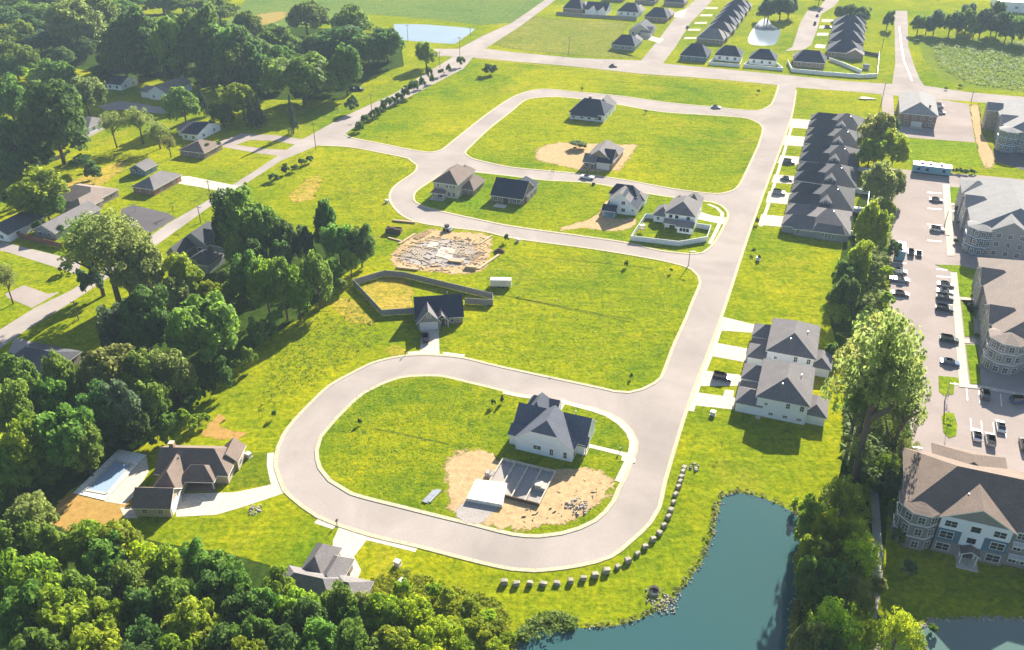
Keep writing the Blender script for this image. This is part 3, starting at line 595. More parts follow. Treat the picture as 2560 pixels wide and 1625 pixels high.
# the row of houses on the middle lot
house('suburban_house', 'beige two storey house with brown hip roof at the left end of its block', 'house', [
    w(-130.3, -120.9, 266.6, 281.5, 5.9, 'y', 4.2, 3.6, 3.2), w(-121.2, -116.7, 271.3, 282.0, 2.9, 'y', 2.3, 2.3, 2.3, wm=1), w(-130.3, -125.6, 264.4, 266.8, 2.6, 'x', .8, .8, .9, walls=False), w(-127, -121.5, 279, 284.5, 5.3, 'y', 2.2, 2.6, 2.4)], ['beige', 'brickb'], 'rbrown',
    row('S', 266.6, (-128.5, -125, -123.5, -122.2), 3.9, .75, 1.2) + row('S', 266.6, (-124.2, -122.3), .9, .9, 1.4) + [('S', 266.6, -127.8, 0, 1.8, 2.1, 'door')] + row('E', -116.7, (274, 278.5), .9, 1.3, 1.3) + row('S', 271.3, (-119,), .9, .9, 1.3), extra=[slabp(-130.6, -125.2, 262.8, 266.5, 'patio')])
house('brick_house', 'single storey brick house with broad navy roof beside the beige house', 'house', [
    w(-108.6, -96.7, 269.2, 281.5, 2.8, 'x', 0, 0, 4.3), w(-104.0, -96.9, 278, 286.4, 2.8, 'y', 0, 2.8, 2.9), w(-96.9, -95.9, 272, 283.5, 2.6, 'y', 0, 0, .4, ov=.1)], 'brickb', ['rnavyshade'],
    row('S', 269.2, (-107, -99.6, -98.2), .8, 1.2, 1.3) + [('S', 269.2, -103, 0, 2.2, 2.1, 'door')] + row('E', -95.9, (274, 278, 281.6), .9, 1.0, 1.2), extra=[slabp(-106.3, -101.8, 264.6, 267.6)])
house('suburban_house', 'white two storey house with navy roof and grey front gable on bare dirt', 'house', [
    w(-66.8, -56.3, 274.5, 287.0, 2.8, 'y', 0, 3.4, 4.6), w(-65.9, -58.9, 274.2, 281.0, 5.2, 'y', 0, 0, 2.8, rm=1, ov=.35), w(-67.6, -58, 280.5, 285, 5.2, 'x', 1.8, 1.8, 2.6), w(-67.2, -62.9, 270.0, 274.3, 2.7, 'x', 0, 0, 1.2, walls=False), w(-61, -55.6, 283.5, 288.5, 2.8, 'y', 2, 2, 1.9, rm=1)], 'white', ['rnavyshade', 'rgreylit'],
    row('S', 274.2, (-61.0,), 3.8, 1.2, 1.1) + row('S', 274.2, (-60.9,), 1.1, 1.2, 1.2) + row('S', 274.5, (-57.6,), 1.6, .6, .6) + [('S', 274.2, -64, 0, 1.8, 2.1, 'door')] + row('E', -56.3, (278, 282), .9, 1.0, 1.2), extra=[slabp(-67.2, -62.8, 269.9, 274.1, 'deck', .3, 'bluetrim')])
house('suburban_house', 'two storey corner house with black shutters inside the white vinyl fence', 'house', [
    w(-45.0, -35.3, 268.6, 281.0, 5.6, 'y', 3.7, 3.0, 3.1), w(-49.6, -44.5, 272.0, 279.5, 2.8, 'y', 2.2, 2.2, 2.2), w(-40.2, -35.2, 265.6, 268.9, 2.7, 'x', 0, 0, 1.2), w(-44.8, -40.0, 267.2, 269.2, 2.6, 'x', 0, 0, .9, walls=False), w(-44.6, -41, 279, 283.6, 5.2, 'y', 1.7, 1.9, 2.0, rm=1), w(-40.6, -35.5, 279.5, 286.6, 5.4, 'y', 2.4, 2.6, 2.6, rm=1)], ['white'], ['rgreylit', 'rgreylit'],
    row('S', 268.6, (-43.2, -41.2, -37.3), 3.9, .9, 1.2, 'dark_window') + row('S', 265.6, (-38.9, -37.8, -36.7), .9, .7, 1.4, 'dark_window') + row('S', 272, (-48,), 1.0, .8, 1.0) + row('E', -35.3, (272, 277), 3.7, .9, 1.2) + [('E', -35.5, 282.8, 0, 1.0, 2.1, 'door'), ('S', 268.6, -42.4, 0, 1.8, 2.1, 'door')])
# the two houses on the upper lot
house('suburban_house', 'white house with steep navy roof alone at the top of the upper lot', 'house', [
    w(-111.4, -95.0, 374.0, 389.5, 3.5, 'x', 4.6, 4.2, 4.6), w(-102.5, -95.2, 386, 396.0, 3.5, 'y', 0, 3.2, 4.2, rm=1), w(-110, -98, 372.2, 374.2, 2.7, 'x', 0, 0, .7, walls=False)], 'white', ['rnavyshade', 'rgreylit'],
    row('S', 374, (-109.5, -105.5, -102, -98.6, -97), 1.0, 1.2, 1.5, 'dark_window') + row('E', -95, (378, 384), 1, 1, 1.3), extra=[chimney(-104.5, 383.5, 5, 8.6, .55)])
house('suburban_house', 'new brick house with navy dormer roof among bare dirt', 'house', [
    w(-87.2, -75.8, 316.4, 333.5, 3.2, 'y', 0, 4.5, 4.4, rm=1), w(-82.6, -76.0, 314.8, 325.0, 3.2, 'x', 2.6, 0, 3.8), w(-87.0, -82.7, 313.9, 320, 3.0, 'x', 0, 0, 2.2, rm=1)], ['brickb'], ['rnavyshade', 'rgreylit'],
    [('S', 314.8, -79.3, 0, 4.9, 2.3, 'garage_door'), ('S', 313.9, -83.4, 0, 1.0, 2.1, 'door')] + row('S', 313.9, (-85.6,), .8, 1.4, 1.5) + row('E', -75.8, (320, 327), .9, 1.1, 1.3))
# dark row houses along the main road
ORD = ['first', 'second', 'third', 'fourth', 'fifth', 'sixth', 'seventh', 'eighth', 'ninth', 'tenth', 'eleventh', 'twelfth', 'thirteenth', 'fourteenth', 'fifteenth', 'sixteenth', 'seventeenth', 'eighteenth', 'nineteenth', 'twentieth', 'twenty first', 'twenty second', 'twenty third', 'twenty fourth', 'twenty fifth', 'twenty sixth', 'twenty seventh', 'twenty eighth', 'twenty ninth', 'thirtieth']
for i in range(6):
    v = 277.6 + i * 22.9 if i < 1 else 298.8 + (i - 1) * 23.1
    d = 20.2 if i < 1 else 21.6
    lab = 'grey roofed row house at the near end of the row, with side dormers' if i == 0 else 'charcoal roofed row house, %s from the near end of the row' % ORD[i]
    sh = .4 * i
    wings = [w(-.5 + sh, 13.8 + sh, v, v + d, 2.9, 'x', 6.2, 6.4, 4.4 if i else 4.0, ov=.5), w(-7.2 + sh * .4, 2.2 + sh, v + 1.0, v + 8.6, 2.8, 'x', 2.6, 0, 2.6), w(-7.0 + sh * .4, 2.0 + sh, v + 11.2, v + 18.6, 2.8, 'x', 2.6, 0, 2.6)]
    if i == 0: wings += [w(2.5, 12.5, v - .6, v + 5, 2.9, 'x', 1, 1, 1.6, ov=.3, rm=1), w(-3.5, 2.2, v - .3, v + 3, 2.7, 'x', 0, 0, .9, rm=1)]
    else: wings += [w(3.0 + sh, 6.6 + sh, v + 1.5, v + 6.5, 4.1, 'y', 0, 0, 1.3, ov=.2)]
    house('row_house', lab, 'row house', wings, ['greyw', 'white'], ['rgreylit', 'rgreylit'] if i == 0 else ['rdark'],
          [('W', -7.2 + sh * .4, v + 4.8, 0, 4.8, 2.2, 'garage_door'), ('W', -7.0 + sh * .4, v + 14.9, 0, 4.8, 2.2, 'garage_door')] + (row('S', v - .6, (5.8, 6.8, 9.2), 1.0, .7, 1.3) + row('S', v - .3, (-2,), 1, .9, 1.2) if i == 0 else row('S', v + 1.5, (4.8 + sh,), 3.5, 1.2, 1.0)), group='row houses along the main road',
          extra=[vents([(8 + sh, v + 8, 6.4)])])

# apartments
def stripes(x0, x1, y, n, st, zs, ww=1.1, hh=1.3): return [('S', y, x0 + (x1 - x0) * (k + .5) / n, z, ww, hh) for z in zs for k in range(n)]
def balcony(x0, x1, y0, y1, zs):
    def f(root, u0, v0):
        for z in zs:
            b = MB(); b.box(x0 - u0, x1 - u0, y0 - v0, y1 - v0, z, z + .2, 0)
            n = max(2, int((x1 - x0) / 1.2))
            for k in range(n + 1):
                x = x0 + (x1 - x0) * k / n - u0; b.box(x - .04, x + .04, y0 - v0, y0 - v0 + .08, z + .2, z + 1.2, 0)
            b.box(x0 - u0, x1 - u0, y0 - v0, y0 - v0 + .1, z + 1.15, z + 1.25, 0); b.build('balcony', M['trim'], root)
    return f
def panel(x0, x1, y, z0, z1, m):
    def f(root, u0, v0):
        b = MB(); b.box(x0 - u0, x1 - u0, y - .07 - v0, y + .02 - v0, z0, z1); b.build('wall_panel', M[m], root)
    return f
def towerwin(cx, cy, r, a0, a1, n, zs):
    def f(root, u0, v0):
        for z in zs:
            for k in range(n):
                a = R(a0 + (a1 - a0) * (k + .5) / n); x, y = cx + r * math.sin(a), cy - r * math.cos(a)
                opening(root, ('S', 0, 0, 0, 1.1, 1.4), loc=(x - u0, y - v0, z), rot=a)
    return f
def tower(cx, cy, r, h, n=8, m='brickg', rf='rbrown', bands=(3.0, 6.0)):
    """the rounded corner bay, with its roof cone"""
    def f(root, u0, v0):
        pts = [(cx - u0 + r * math.cos(2 * math.pi * (k + .5) / n), cy - v0 + r * math.sin(2 * math.pi * (k + .5) / n)) for k in range(n)]
        b = MB(); b.prism(pts, -.1, h); b.build('corner_tower', M[m], root)
        for z in bands:
            q = MB(); q.prism([((p[0] - cx + u0) * 1.06 + cx - u0, (p[1] - cy + v0) * 1.06 + cy - v0) for p in pts], z, z + .18); q.build('balcony_band', M['trim'], root)
        c = MB(); i = len(c.v); top = (cx - u0, cy - v0, h + r * .2)
        ring = [((p[0] - cx + u0) * 1.1 + cx - u0, (p[1] - cy + v0) * 1.1 + cy - v0, h - .05) for p in pts]
        for k in range(n): c.poly([ring[k], ring[(k + 1) % n], top], 0); c.poly([ring[k], ring[(k + 1) % n], (*ring[(k + 1) % n][:2], h - .3), (*ring[k][:2], h - .3)], 1)
        c.build('tower_roof', [M[rf], M['trim']], root)
    return f
q_ = empty('tmp', (0, 0)); opening(q_, ('S', 0, 0, 0, 1.1, 1.4))
for o in list(q_.children_recursive) + [q_]: bpy.data.objects.remove(o)
HT = 9.0
house('apartment_block', 'brown roofed apartment block with blue and white gable beside the pond', 'apartment block', [
    w(27.4, 70, 139.4, 157.0, HT, 'x', 8.0, 8, 4.6, ov=.6), w(33.3, 45.3, 138.6, 148, HT, 'y', 0, 0, 3.4, ov=.6), w(33.0, 45.6, 150, 160.5, HT, 'y', 4, 4, 2.2, ov=.6), w(38.0, 40.9, 136.6, 138.8, 2.8, 'y', 0, 0, .8, ov=.25, walls=False), w(50, 62, 138.6, 148, HT, 'y', 0, 0, 3.4, ov=.6)],
    ['brickg', 'bluew'], 'rbrown', row('S', 138.6, (35.2, 43.4), 6.7, 2.0, 1.3) + row('S', 138.5, (35.0, 43.6), 3.9, 2.2, 1.5) + row('S', 138.5, (35.0, 43.6), .9, 2.2, 1.5) + row('S', 138.6, (39.4,), 6.6, 1.6, 1.3, 'dark_window') + row('S', 138.6, (39.3,), 3.8, 1.5, 1.3, 'dark_window') + [('S', 138.6, 39.4, 0, 2.0, 2.2, 'door')] + stripes(46, 50, 139.4, 2, 0, (1, 4, 6.8), 1.2, 1.4) + row('W', 27.4, (144, 148, 152), 3.9, 1.4, 1.4) + row('W', 27.4, (144, 148, 152), .9, 1.4, 1.4) + row('W', 27.4, (144, 148, 152), 6.8, 1.4, 1.4),
    extra=[panel(33.35, 45.25, 138.6, 6.0, 8.9, 'white'), panel(37.4, 41.2, 138.6, 3.0, 5.98, 'white'), panel(33.35, 37.38, 138.6, 3.0, 5.98, 'bluew'), panel(41.22, 45.25, 138.6, 3.0, 5.98, 'bluew'), tower(29.9, 141.2, 3.9, HT, 8, 'brickg', 'rbrown'), towerwin(29.9, 141.2, 3.86, -85, 55, 4, (.8, 3.9, 6.8)), balcony(45.8, 49.8, 137.8, 139.3, (3.0, 6.0)), slabp(37.6, 41.3, 135.4, 138.5, 'entry_step', .2), vents([(37.5, 143.2, 11), (55, 152, 12)])])
house('apartment_block', 'tan roofed apartment block behind the row of parked cars at right', 'apartment block', [
    w(49.6, 70, 212.5, 259.5, HT, 'y', 8.5, 8.5, 4.6, ov=.6, rm=0), w(48.9, 58, 219.5, 229, HT, 'x', 0, 4, 2.6, ov=.6), w(48.9, 58, 242, 252, HT, 'x', 0, 4, 2.6, ov=.6)],
    ['brickg', 'greyw'], 'rtan', [('W', 48.9, a, z, 1.3, 1.4) for a in (221.5, 224.3, 227, 244, 247, 250) for z in (.9, 3.9, 6.8)] + [('W', 49.6, a, z, 1.2, 1.4) for a in (233, 236.5, 240) for z in (.9, 3.9, 6.8)] + stripes(56.5, 69, 212.5, 4, 0, (.9, 3.9, 6.8)),
    extra=[tower(52.6, 213.6, 4.6, HT, 8, 'greyw', 'rtan'), towerwin(52.6, 213.6, 4.56, -90, 45, 5, (.8, 3.9, 6.8))])
house('apartment_block', 'pale grey roofed apartment block beside the upper parking lot', 'apartment block', [
    w(49.8, 76, 283.5, 328, HT, 'y', 8.5, 8.5, 4.6, ov=.6), w(54.6, 66, 282.4, 292, HT, 'y', 0, 0, 3.4, ov=.5), w(49.0, 58, 300, 310, HT, 'x', 0, 4, 2.4, ov=.6), w(49.1, 58, 314, 326, HT, 'x', 4, 4, 2.4, ov=.6)],
    ['greyw', 'brickg'], 'rpale', [('W', 49.0, a, z, 1.3, 1.4) for a in (302, 305, 308) for z in (.9, 3.9, 6.8)] + [('W', 49.8, a, z, 1.2, 1.4) for a in (293, 297, 312) for z in (.9, 3.9, 6.8)] + stripes(55.6, 65.5, 282.4, 3, 0, (.9, 3.9, 6.8), 1.2, 1.3) + stripes(67, 75, 283.5, 2, 0, (.9, 3.9, 6.8), 1.2, 1.3),
    extra=[tower(52.7, 285.4, 4.4, HT, 8, 'bluew', 'rpale'), towerwin(52.7, 285.4, 4.36, -90, 40, 5, (.8, 3.9, 6.8)), balcony(66.4, 70, 281.9, 283.4, (3, 6))])
house('apartment_block', 'farthest grey roofed apartment block beside the far road at right', 'apartment block', [
    w(71.0, 92, 395, 440, HT, 'y', 8.5, 8.5, 4.4, ov=.6), w(70.2, 80, 404, 414, HT, 'x', 0, 4, 2.4, ov=.6), w(66.5, 72, 424, 432, HT, 'x', 0, 0, 2.2, ov=.5, wm=1)],
    ['brickg', 'stone'], 'rpale', [('W', 70.2, a, z, 1.3, 1.4) for a in (406, 409, 412) for z in (.9, 3.9, 6.8)] + [('W', 66.5, a, z, 1.3, 1.4) for a in (426, 430) for z in (.9, 3.9)] + stripes(76, 90, 395, 4, 0, (.9, 3.9, 6.8)),
    extra=[tower(72.8, 396.6, 4.4, HT, 8, 'bluew', 'rpale'), towerwin(72.8, 396.6, 4.36, -90, 40, 5, (.8, 3.9, 6.8))])
house('brick_clubhouse', 'two storey brick clubhouse with grey hip roof beside its own parking lot', 'clubhouse', [
    w(31.2, 46.2, 417.0, 450.5, 6.0, 'y', 7.0, 7.0, 3.4, ov=.6)], 'brick', 'rpale', stripes(32, 45.5, 417, 4, 0, (3.6,), 1.1, 1.2) + row('S', 417, (34, 43, 45), .9, 1.1, 1.4) + [('S', 417, 38.5, 0, 4.2, 2.3, 'garage_door')] + [('E', 46.2, a, z, 1.1, 1.3) for a in (422, 430, 438, 446) for z in (.9, 3.6)],
    extra=[slabp(36, 41.2, 414.6, 416.9, 'entry_step', .2), chimney(43.0, 424, 6.5, 8.6, .4)])

# far houses beyond the main cross road: label, plan, height, roof
def far(label, x0, x1, y0, y1, h=3.0, rise=3.6, wall='brickb', roof='rnavyshade', ax='x', i=None, wn=3, group=None, more=(), name='suburban_house', kind='window', r2=None):
    i = (x1 - x0) * .3 if i is None else i
    return house(name, label, 'house', [w(x0, x1, y0, y1, h, ax, i, i, rise)] + list(more), wall, [roof, r2 or roof], stripes(x0 + .6, x1 - .6, y0, wn, 0, (.9,), 1.3, 1.4) + [('E', x1, y0 + (y1 - y0) * f, .9, 1.1, 1.3) for f in (.3, .7)], group=group)  # r2, where given, paints the sunlit side wings of the same roof lighter
far('navy hip roofed house left of the side street, nearest the far road', -128.6, -114.6, 515, 530, 3.2, 4.4, 'greyw', more=[w(-121, -114.8, 526, 537, 3.0, 'y', 2.8, 2.8, 2.8, rm=1)], r2='rgreylit')
far('navy and grey gabled house second from the far road on the side street', -128, -114.2, 556, 572, 3.4, 4.2, 'beige', ax='y', i=0, more=[w(-120, -113.5, 554, 566, 3.0, 'x', 0, 0, 2.6, rm=1)], r2='rgreylit')
far('navy hip roofed brick house third from the far road on the side street', -129, -113.6, 605, 622, 3.0, 4.8, 'brick', more=[w(-119, -113, 616, 628, 3, 'y', 2.8, 2.8, 2.8, rm=1)], r2='rgreylit')
far('white walled navy hip roofed house behind the tan field', -151, -136, 616, 631, 3.2, 4.6, 'white', more=[w(-141, -135.6, 622, 634, 3, 'y', 2.6, 2.6, 2.8, rm=1)], r2='rgreylit')
far('navy house with two white front gables behind the long grey fence', -173.5, -158, 612, 626, 3.6, 4.0, 'white', i=0, more=[w(-171, -165, 610.8, 618, 3.2, 'y', 0, 0, 2.6), w(-163.5, -158.4, 611.2, 618, 3.2, 'y', 0, 0, 2.4)])
far('tall navy roofed house at the left end of the long grey fence', -190.4, -177, 614, 630, 3.2, 5.4, 'brickb', more=[w(-180, -174.8, 620, 632, 3, 'y', 2.6, 2.6, 2.8, rm=1)], r2='rgreylit')
far('dark hip roofed house at the top edge left of the side street', -150, -135, 664, 680, 3.0, 4.2, 'brickb')
far('dark roofed house at the top edge close beside the side street', -128, -113, 664, 680, 3.0, 4.2, 'brickb', 'rdark')
far('pale roofed house at the top edge left of the pair by the street', -176, -160, 668, 684, 3.0, 4.2, 'brickb', 'rgreylit')
far('big blue grey hip roofed house on the corner of the far road', -84.9, -70, 503, 520, 3.0, 5.0, 'bluew', 'rnavyshade')
far('navy hip roofed house between two others, white low fence in front', -66.2, -52, 510, 523, 3.2, 4.2, 'white', 'rnavyshade', i=4.2)
far('navy hip roofed house with white porch windows near the small pond', -46.8, -32.4, 508, 521, 3.2, 4.2, 'white', 'rnavyshade', i=4.6)
for i, (y0, xo, rf, wl) in enumerate([(550, 0, 'rgreylit', 'brickb'), (573, 1, 'rdark', 'brickb'), (594, 1, 'rnavyshade', 'brickb'), (615, 1, 'rnavyshade', 'brickb'), (636, 1, 'rnavyshade', 'brickb'), (657, 1, 'rnavyshade', 'brickb')]):
    far('%s from the far road of the close row right of the side street' % (['grey house first', 'dark house second', 'navy house third', 'navy house fourth', 'navy house fifth', 'navy house sixth'][i]), -83.5 + xo, -67.5 + xo, y0, y0 + 16.5, 3.2, 4.6, wl, rf, 'x', 6.0 if i else 5, group='close row of houses right of the side street', more=[w(-75, -66.5 + xo, y0 + 10, y0 + 17.5, 3.0, 'x', 0, 3.2, 3.0, rm=1)], r2='rgreylit')
far('navy hip roofed house inside the long white fence', -22.8, -6.2, 511, 527, 3.2, 4.6, 'brickb', 'rnavyshade', i=4, more=[w(-23.6, -16, 520, 530, 3, 'x', 3, 0, 2.6, rm=1)], r2='rgreylit')
for i, (y0, n) in enumerate([(541, 'navy house nearest the long white fence'), (570, 'second navy house behind the long white fence'), (595, 'third navy house behind the long white fence'), (619, 'fourth navy house behind the long white fence')]):
    far(n + ', row beside the curved street', -6.5, 12.6, y0, y0 + 19, 3.2, 5.2, 'brickb', 'rnavyshade', 'x', 7.0, group='navy row beside the curved street', more=[w(4, 13.6, y0 - 1.5, y0 + 6, 3.0, 'y', 0, 3, 2.6, rm=1)] if i == 0 else [w(5, 13.4, y0 + 11, y0 + 18.6, 3.2, 'x', 0, 3, 3.4, rm=1)], r2='rgreylit')

# houses among the trees on the left (their street runs on bearing 18)
def left(label, x0, x1, y0, y1, h, rise, wall, roof, ax='x', i0=0, i1=0, more=(), name='ranch_house', wins=(), b=18, **k):
    return house(name, label, 'house', [w(x0, x1, y0, y1, h, ax, i0, i1, rise)] + list(more), wall, roof, list(wins) + [('S', y0, x0 + (x1 - x0) * f, .9, 1.2, 1.2) for f in (.25, .72)] + [('E', x1, y0 + (y1 - y0) * f, .9, 1.2, 1.2) for f in (.25, .72)], b=b, **k)
left('small white house in the shade under the tall trees', -334, -325, 354, 367, 3.0, 2.6, 'white', 'rnavyshade', 'x')
left('white house with pinkish roof among trees at upper left', -301, -291, 345.6, 366, 4.0, 2.8, 'white', ['rtan', 'rtan'], 'y', more=[w(-307, -300.6, 347, 356, 3.0, 'x', 0, 0, 1.8)])
left('navy roofed white house with long light roof side', -247, -239, 298, 314.5, 3.0, 2.4, 'white', ['rnavyshade', 'rtan'], 'x', more=[w(-252, -246.4, 302, 312, 2.8, 'x', 0, 0, 1.8, rm=1)])  # tan wing paints the sunlit west side of the same roof
left('brown hip roofed house at the bend of the long driveway', -234.5, -222.8, 279.8, 292, 2.8, 2.6, 'brickb', 'rbrown', 'y', 5, 5)
left('small dark grey shed with white trimmed gable', -240, -233, 256, 263, 2.6, 1.9, 'bluew', 'rgreylit', 'y', name='garden_shed')
left('grey hip roofed brick ranch house beside the lower driveway', -225.8, -216.5, 240.2, 256, 2.8, 2.5, 'brick', 'rgreylit', 'y', 4.5, 4.5)
left('tan hip roofed house above the dark driveway', -246, -229, 222, 236, 2.8, 2.8, 'brickb', 'rtan', 'x', 5, 5, more=[w(-236, -227.5, 216, 226, 2.8, 'y', 4, 0, 2.2)])
left('dark roofed house behind the red fence at the left edge', -246, -236, 192, 208, 2.8, 2.4, 'white', 'rdark', 'y', 0, 0)
left('grey gabled house half hidden by the big olive tree', -231, -222.5, 198, 219, 2.8, 2.2, 'greyw', 'rgreylit', 'y', 0, 0)
left('dark multi gabled house wrapped in trees left of centre', -178, -168, 204, 213, 3.6, 3.6, 'greyw', 'rdark', 'y', 0, 0, more=[w(-172, -161, 205.5, 212, 3.4, 'x', 0, 3, 3.2), w(-177.6, -173, 196.5, 205, 3.0, 'y', 0, 0, 2.2), w(-168, -160, 193, 201, 3.0, 'y', 3, 3, 2.4)], name='gabled_house')
left('pale grey roofed house behind the sparse trees', -300, -291, 292, 305, 2.8, 2.4, 'white', 'rgreylit', 'x', 3, 3)
left('dark roofed house tucked under trees at lower left', -176, -162, 130, 141, 2.8, 2.6, 'brickb', 'rdark', 'x', 3, 3)
left('blue roofed barn at the top edge among trees', -446, -428, 557, 566, 3.6, 2.8, 'greyw', 'bluetrim', 'x', 0, 0, name='metal_barn')
X, Y = UV(2490, 28); house('white_warehouse', 'large white flat sided building in the top right corner', 'warehouse', [w(X, X + 60, Y, Y + 40, 7, 'x', 0, 0, 2.2)], 'white', 'fwhite', stripes(X + 2, X + 58, Y, 8, 0, (2.5,), 2, 1.5))

# ---------------------------------------------------------------- trees and shrubs
def crown_mesh(name, seed, clumps, leaves, size, shape='round', squash=1.0):
    rr = random.Random(seed); b = MB(); cl = []
    def rdir():
        while True:
            d = Vector((rr.uniform(-1, 1), rr.uniform(-1, 1), rr.uniform(-1, 1)))
            if .05 < d.length < 1: return d.normalized()
    lob = [(rdir(), rr.uniform(.12, .30)) for _ in range(5)]
    for _ in range(clumps):
        if shape == 'cone':
            t = rr.random() ** .8; a = rr.uniform(0, 6.283); r = (1 - t) * rr.uniform(.45, .85)
            cl.append((Vector((r * math.cos(a), r * math.sin(a), t * .95 + .02)), .10 + .20 * (1 - t)))
        elif shape == 'sparse':
            d = rdir(); d.z = abs(d.z) * 1.1 - .25; r = rr.uniform(.25, .95)
            cl.append((Vector((d.x * r, d.y * r, .5 + d.z * r * .5)), rr.uniform(.10, .20)))
        else:
            d = rdir()
            if d.z < -.35: d.z *= -.6
            k = 1 + sum(a * max(0, d.dot(l)) ** 3 for l, a in lob) - .12
            r = rr.uniform(.50, .82) * k
            cl.append((Vector((d.x * r, d.y * r, .5 + d.z * r * .5 * squash)), rr.uniform(.14, .30)))
    for i in range(leaves):
        c, cr = cl[i % len(cl)]
        d = rdir(); d = (d + (c - Vector((0, 0, .45))) * .7 + Vector((0, 0, .25))).normalized()
        p = c + Vector((d.x, d.y, d.z * .45)) * cr * rr.uniform(.66, 1.18)
        nrm = (d + rdir() * .75).normalized(); u = nrm.orthogonal().normalized(); v = nrm.cross(u)
        a = rr.uniform(0, 6.283); u2 = u * math.cos(a) + v * math.sin(a); v2 = v * math.cos(a) - u * math.sin(a)
        s = size * rr.uniform(.6, 1.35); e = lambda x, y: (p.x + x, 0)
        q = [p + u2 * s, p + v2 * s * .62, p - u2 * s * .9, p - v2 * s * .62]
        b.poly([(t.x, t.y, p.z + (t.z - p.z) * .42) for t in q])
    return b.mesh(name, L['mid'])
CR = {'round': [crown_mesh('crown', 10 + i, 64, 7000, .076) for i in range(7)],
      'tall': [crown_mesh('crown', 30 + i, 46, 3000, .09, squash=1.1) for i in range(3)],
      'sparse': [crown_mesh('crown', 50 + i, 150, 5200, .042, 'sparse') for i in range(3)],
      'cone': [crown_mesh('crown', 60 + i, 60, 3200, .085, 'cone') for i in range(2)],
      'bush': [crown_mesh('crown', 70 + i, 28, 1900, .12) for i in range(4)],
      'thin': [crown_mesh('crown', 80 + i, 16, 260, .06, 'sparse') for i in range(2)]}
def trunk_mesh(seed, forks):
    rr = random.Random(seed); b = MB(); b.tube((0, 0, -.02), (.03, .02, .45), .06, .042, 7); b.tube((.03, .02, .45), (0, .03, .86), .042, .012, 6)
    for k in range(forks):
        a = 6.283 * k / forks + rr.uniform(-.4, .4); z = rr.uniform(.28, .55); r = rr.uniform(.28, .6)
        m = (.5 * r * math.cos(a), .5 * r * math.sin(a), z + .12); b.tube((.02, .02, z), m, .03, .02, 5); b.tube(m, (r * math.cos(a), r * math.sin(a), z + rr.uniform(.2, .34)), .02, .006, 5)
    return b.mesh('trunk', M['bark'], True)
TR = [trunk_mesh(i, 6) for i in range(4)]
LAND = [(430,1180,'the pool house'),(820,1410,'the grey house in the lower woods'),(1090,780,'the fenced gabled house'),(1370,1080,'the white farmhouse'),(505,625,'the dark gabled house among trees'),(1080,630,'the lumber site'),(1950,920,'the grey duplex'),(2420,1270,'the blue gabled apartment block'),(1850,1400,'the teal pond'),(2460,1600,'the blue pond'),(2060,450,'the dark row houses'),(2290,270,'the brick clubhouse'),(2318,415,'the white trailer'),(2500,800,'the tan roofed apartment block'),(0,1625,'the bottom left corner'),(0,0,'the top left corner'),(560,1625,'the bottom edge left of centre'),(1000,1625,'the bottom edge at centre'),(410,225,'the pinkish roofed white house'),(305,210,'the small shaded white house'),(500,375,'the brown hip roofed house'),(210,500,'the tan hip roofed house'),(345,425,'the dark grey shed'),(390,460,'the grey brick ranch house'),(30,555,'the red fence'),(235,325,'the pale grey roofed house'),(150,900,'the dark roof at lower left'),(1085,85,'the pale far pond'),(1905,80,'the small white pond'),(800,345,'the road junction at left'),(465,10,'the blue roofed barn'),(2515,15,'the white warehouse'),(2250,60,'the far north road'),(0,1080,'the left edge halfway down'),(2080,120,'the navy row by the curved street'),(330,1000,'the middle of the left woods'),(690,60,'the dry stubble field'),(2190,1000,'the right hand creek')]
PLANTS = []
TINT = dict(dark='dark green', mid='mid green', bright='bright green', olive='olive green', lime='yellow green', blue='blue green', cone='deep green')
def plant(X, Y, h, r, kind, tint, name=None, note=None, group=None):
    n = len(PLANTS); nm = name or {'cone': 'conifer_tree', 'bush': 'shrub', 'thin': 'sapling'}.get(kind, 'broadleaf_tree')
    root = empty(nm, (X, Y, 0), random.uniform(0, 6.28), cat={'bush': 'shrub', 'thin': 'sapling'}.get(kind, 'tree'), group=group)
    me = CR[kind][n % len(CR[kind])]; o = bpy.data.objects.new('crown', me); C.objects.link(o); o.parent = root
    low = {'cone': .03, 'bush': -.06, 'sparse': .16, 'thin': .35}.get(kind, -.07)
    o.scale = (r * random.uniform(.93, 1.07), r * random.uniform(.93, 1.07), h * (1 - low)); o.location = (0, 0, h * low)
    o.material_slots[0].link = 'OBJECT'; o.material_slots[0].material = L[tint]
    t = bpy.data.objects.new('trunk' if kind != 'bush' else 'stem', TR[n % 4]); C.objects.link(t); t.parent = root
    k = {'bush': .25, 'thin': .6, 'sparse': 1.2}.get(kind, 1.0)
    t.scale = (max(r, h * .25) * k, max(r, h * .25) * k, h * .92)
    x, y, zc = PX(X, Y, h * .55); PLANTS.append((root, x, y, kind, tint, h, note)); return root
def T(x, yt, wd_, yb=None, h=None, kind='round', tint='mid', **k):
    """crown top pixel, crown width in pixels, and either the pixel row of the trunk's foot or the height"""
    if yb is not None:
        X, Y = G(x, yb); lo, hi = .5, 45
        for _ in range(40):
            m = (lo + hi) / 2
            if PX(X, Y, m)[1] > yt: lo = m
            else: hi = m
        h = lo
        if h > 5 and kind != 'cone': X = (x - 1280) / FOC * PX(X, Y, h * .6)[2]
    else: X, Y = G(x, yt, h * .94)
    r = wd_ / 2 * PX(X, Y, h * .5)[2] / FOC
    return plant(X, Y, h, max(r, .4), kind, tint, **k)
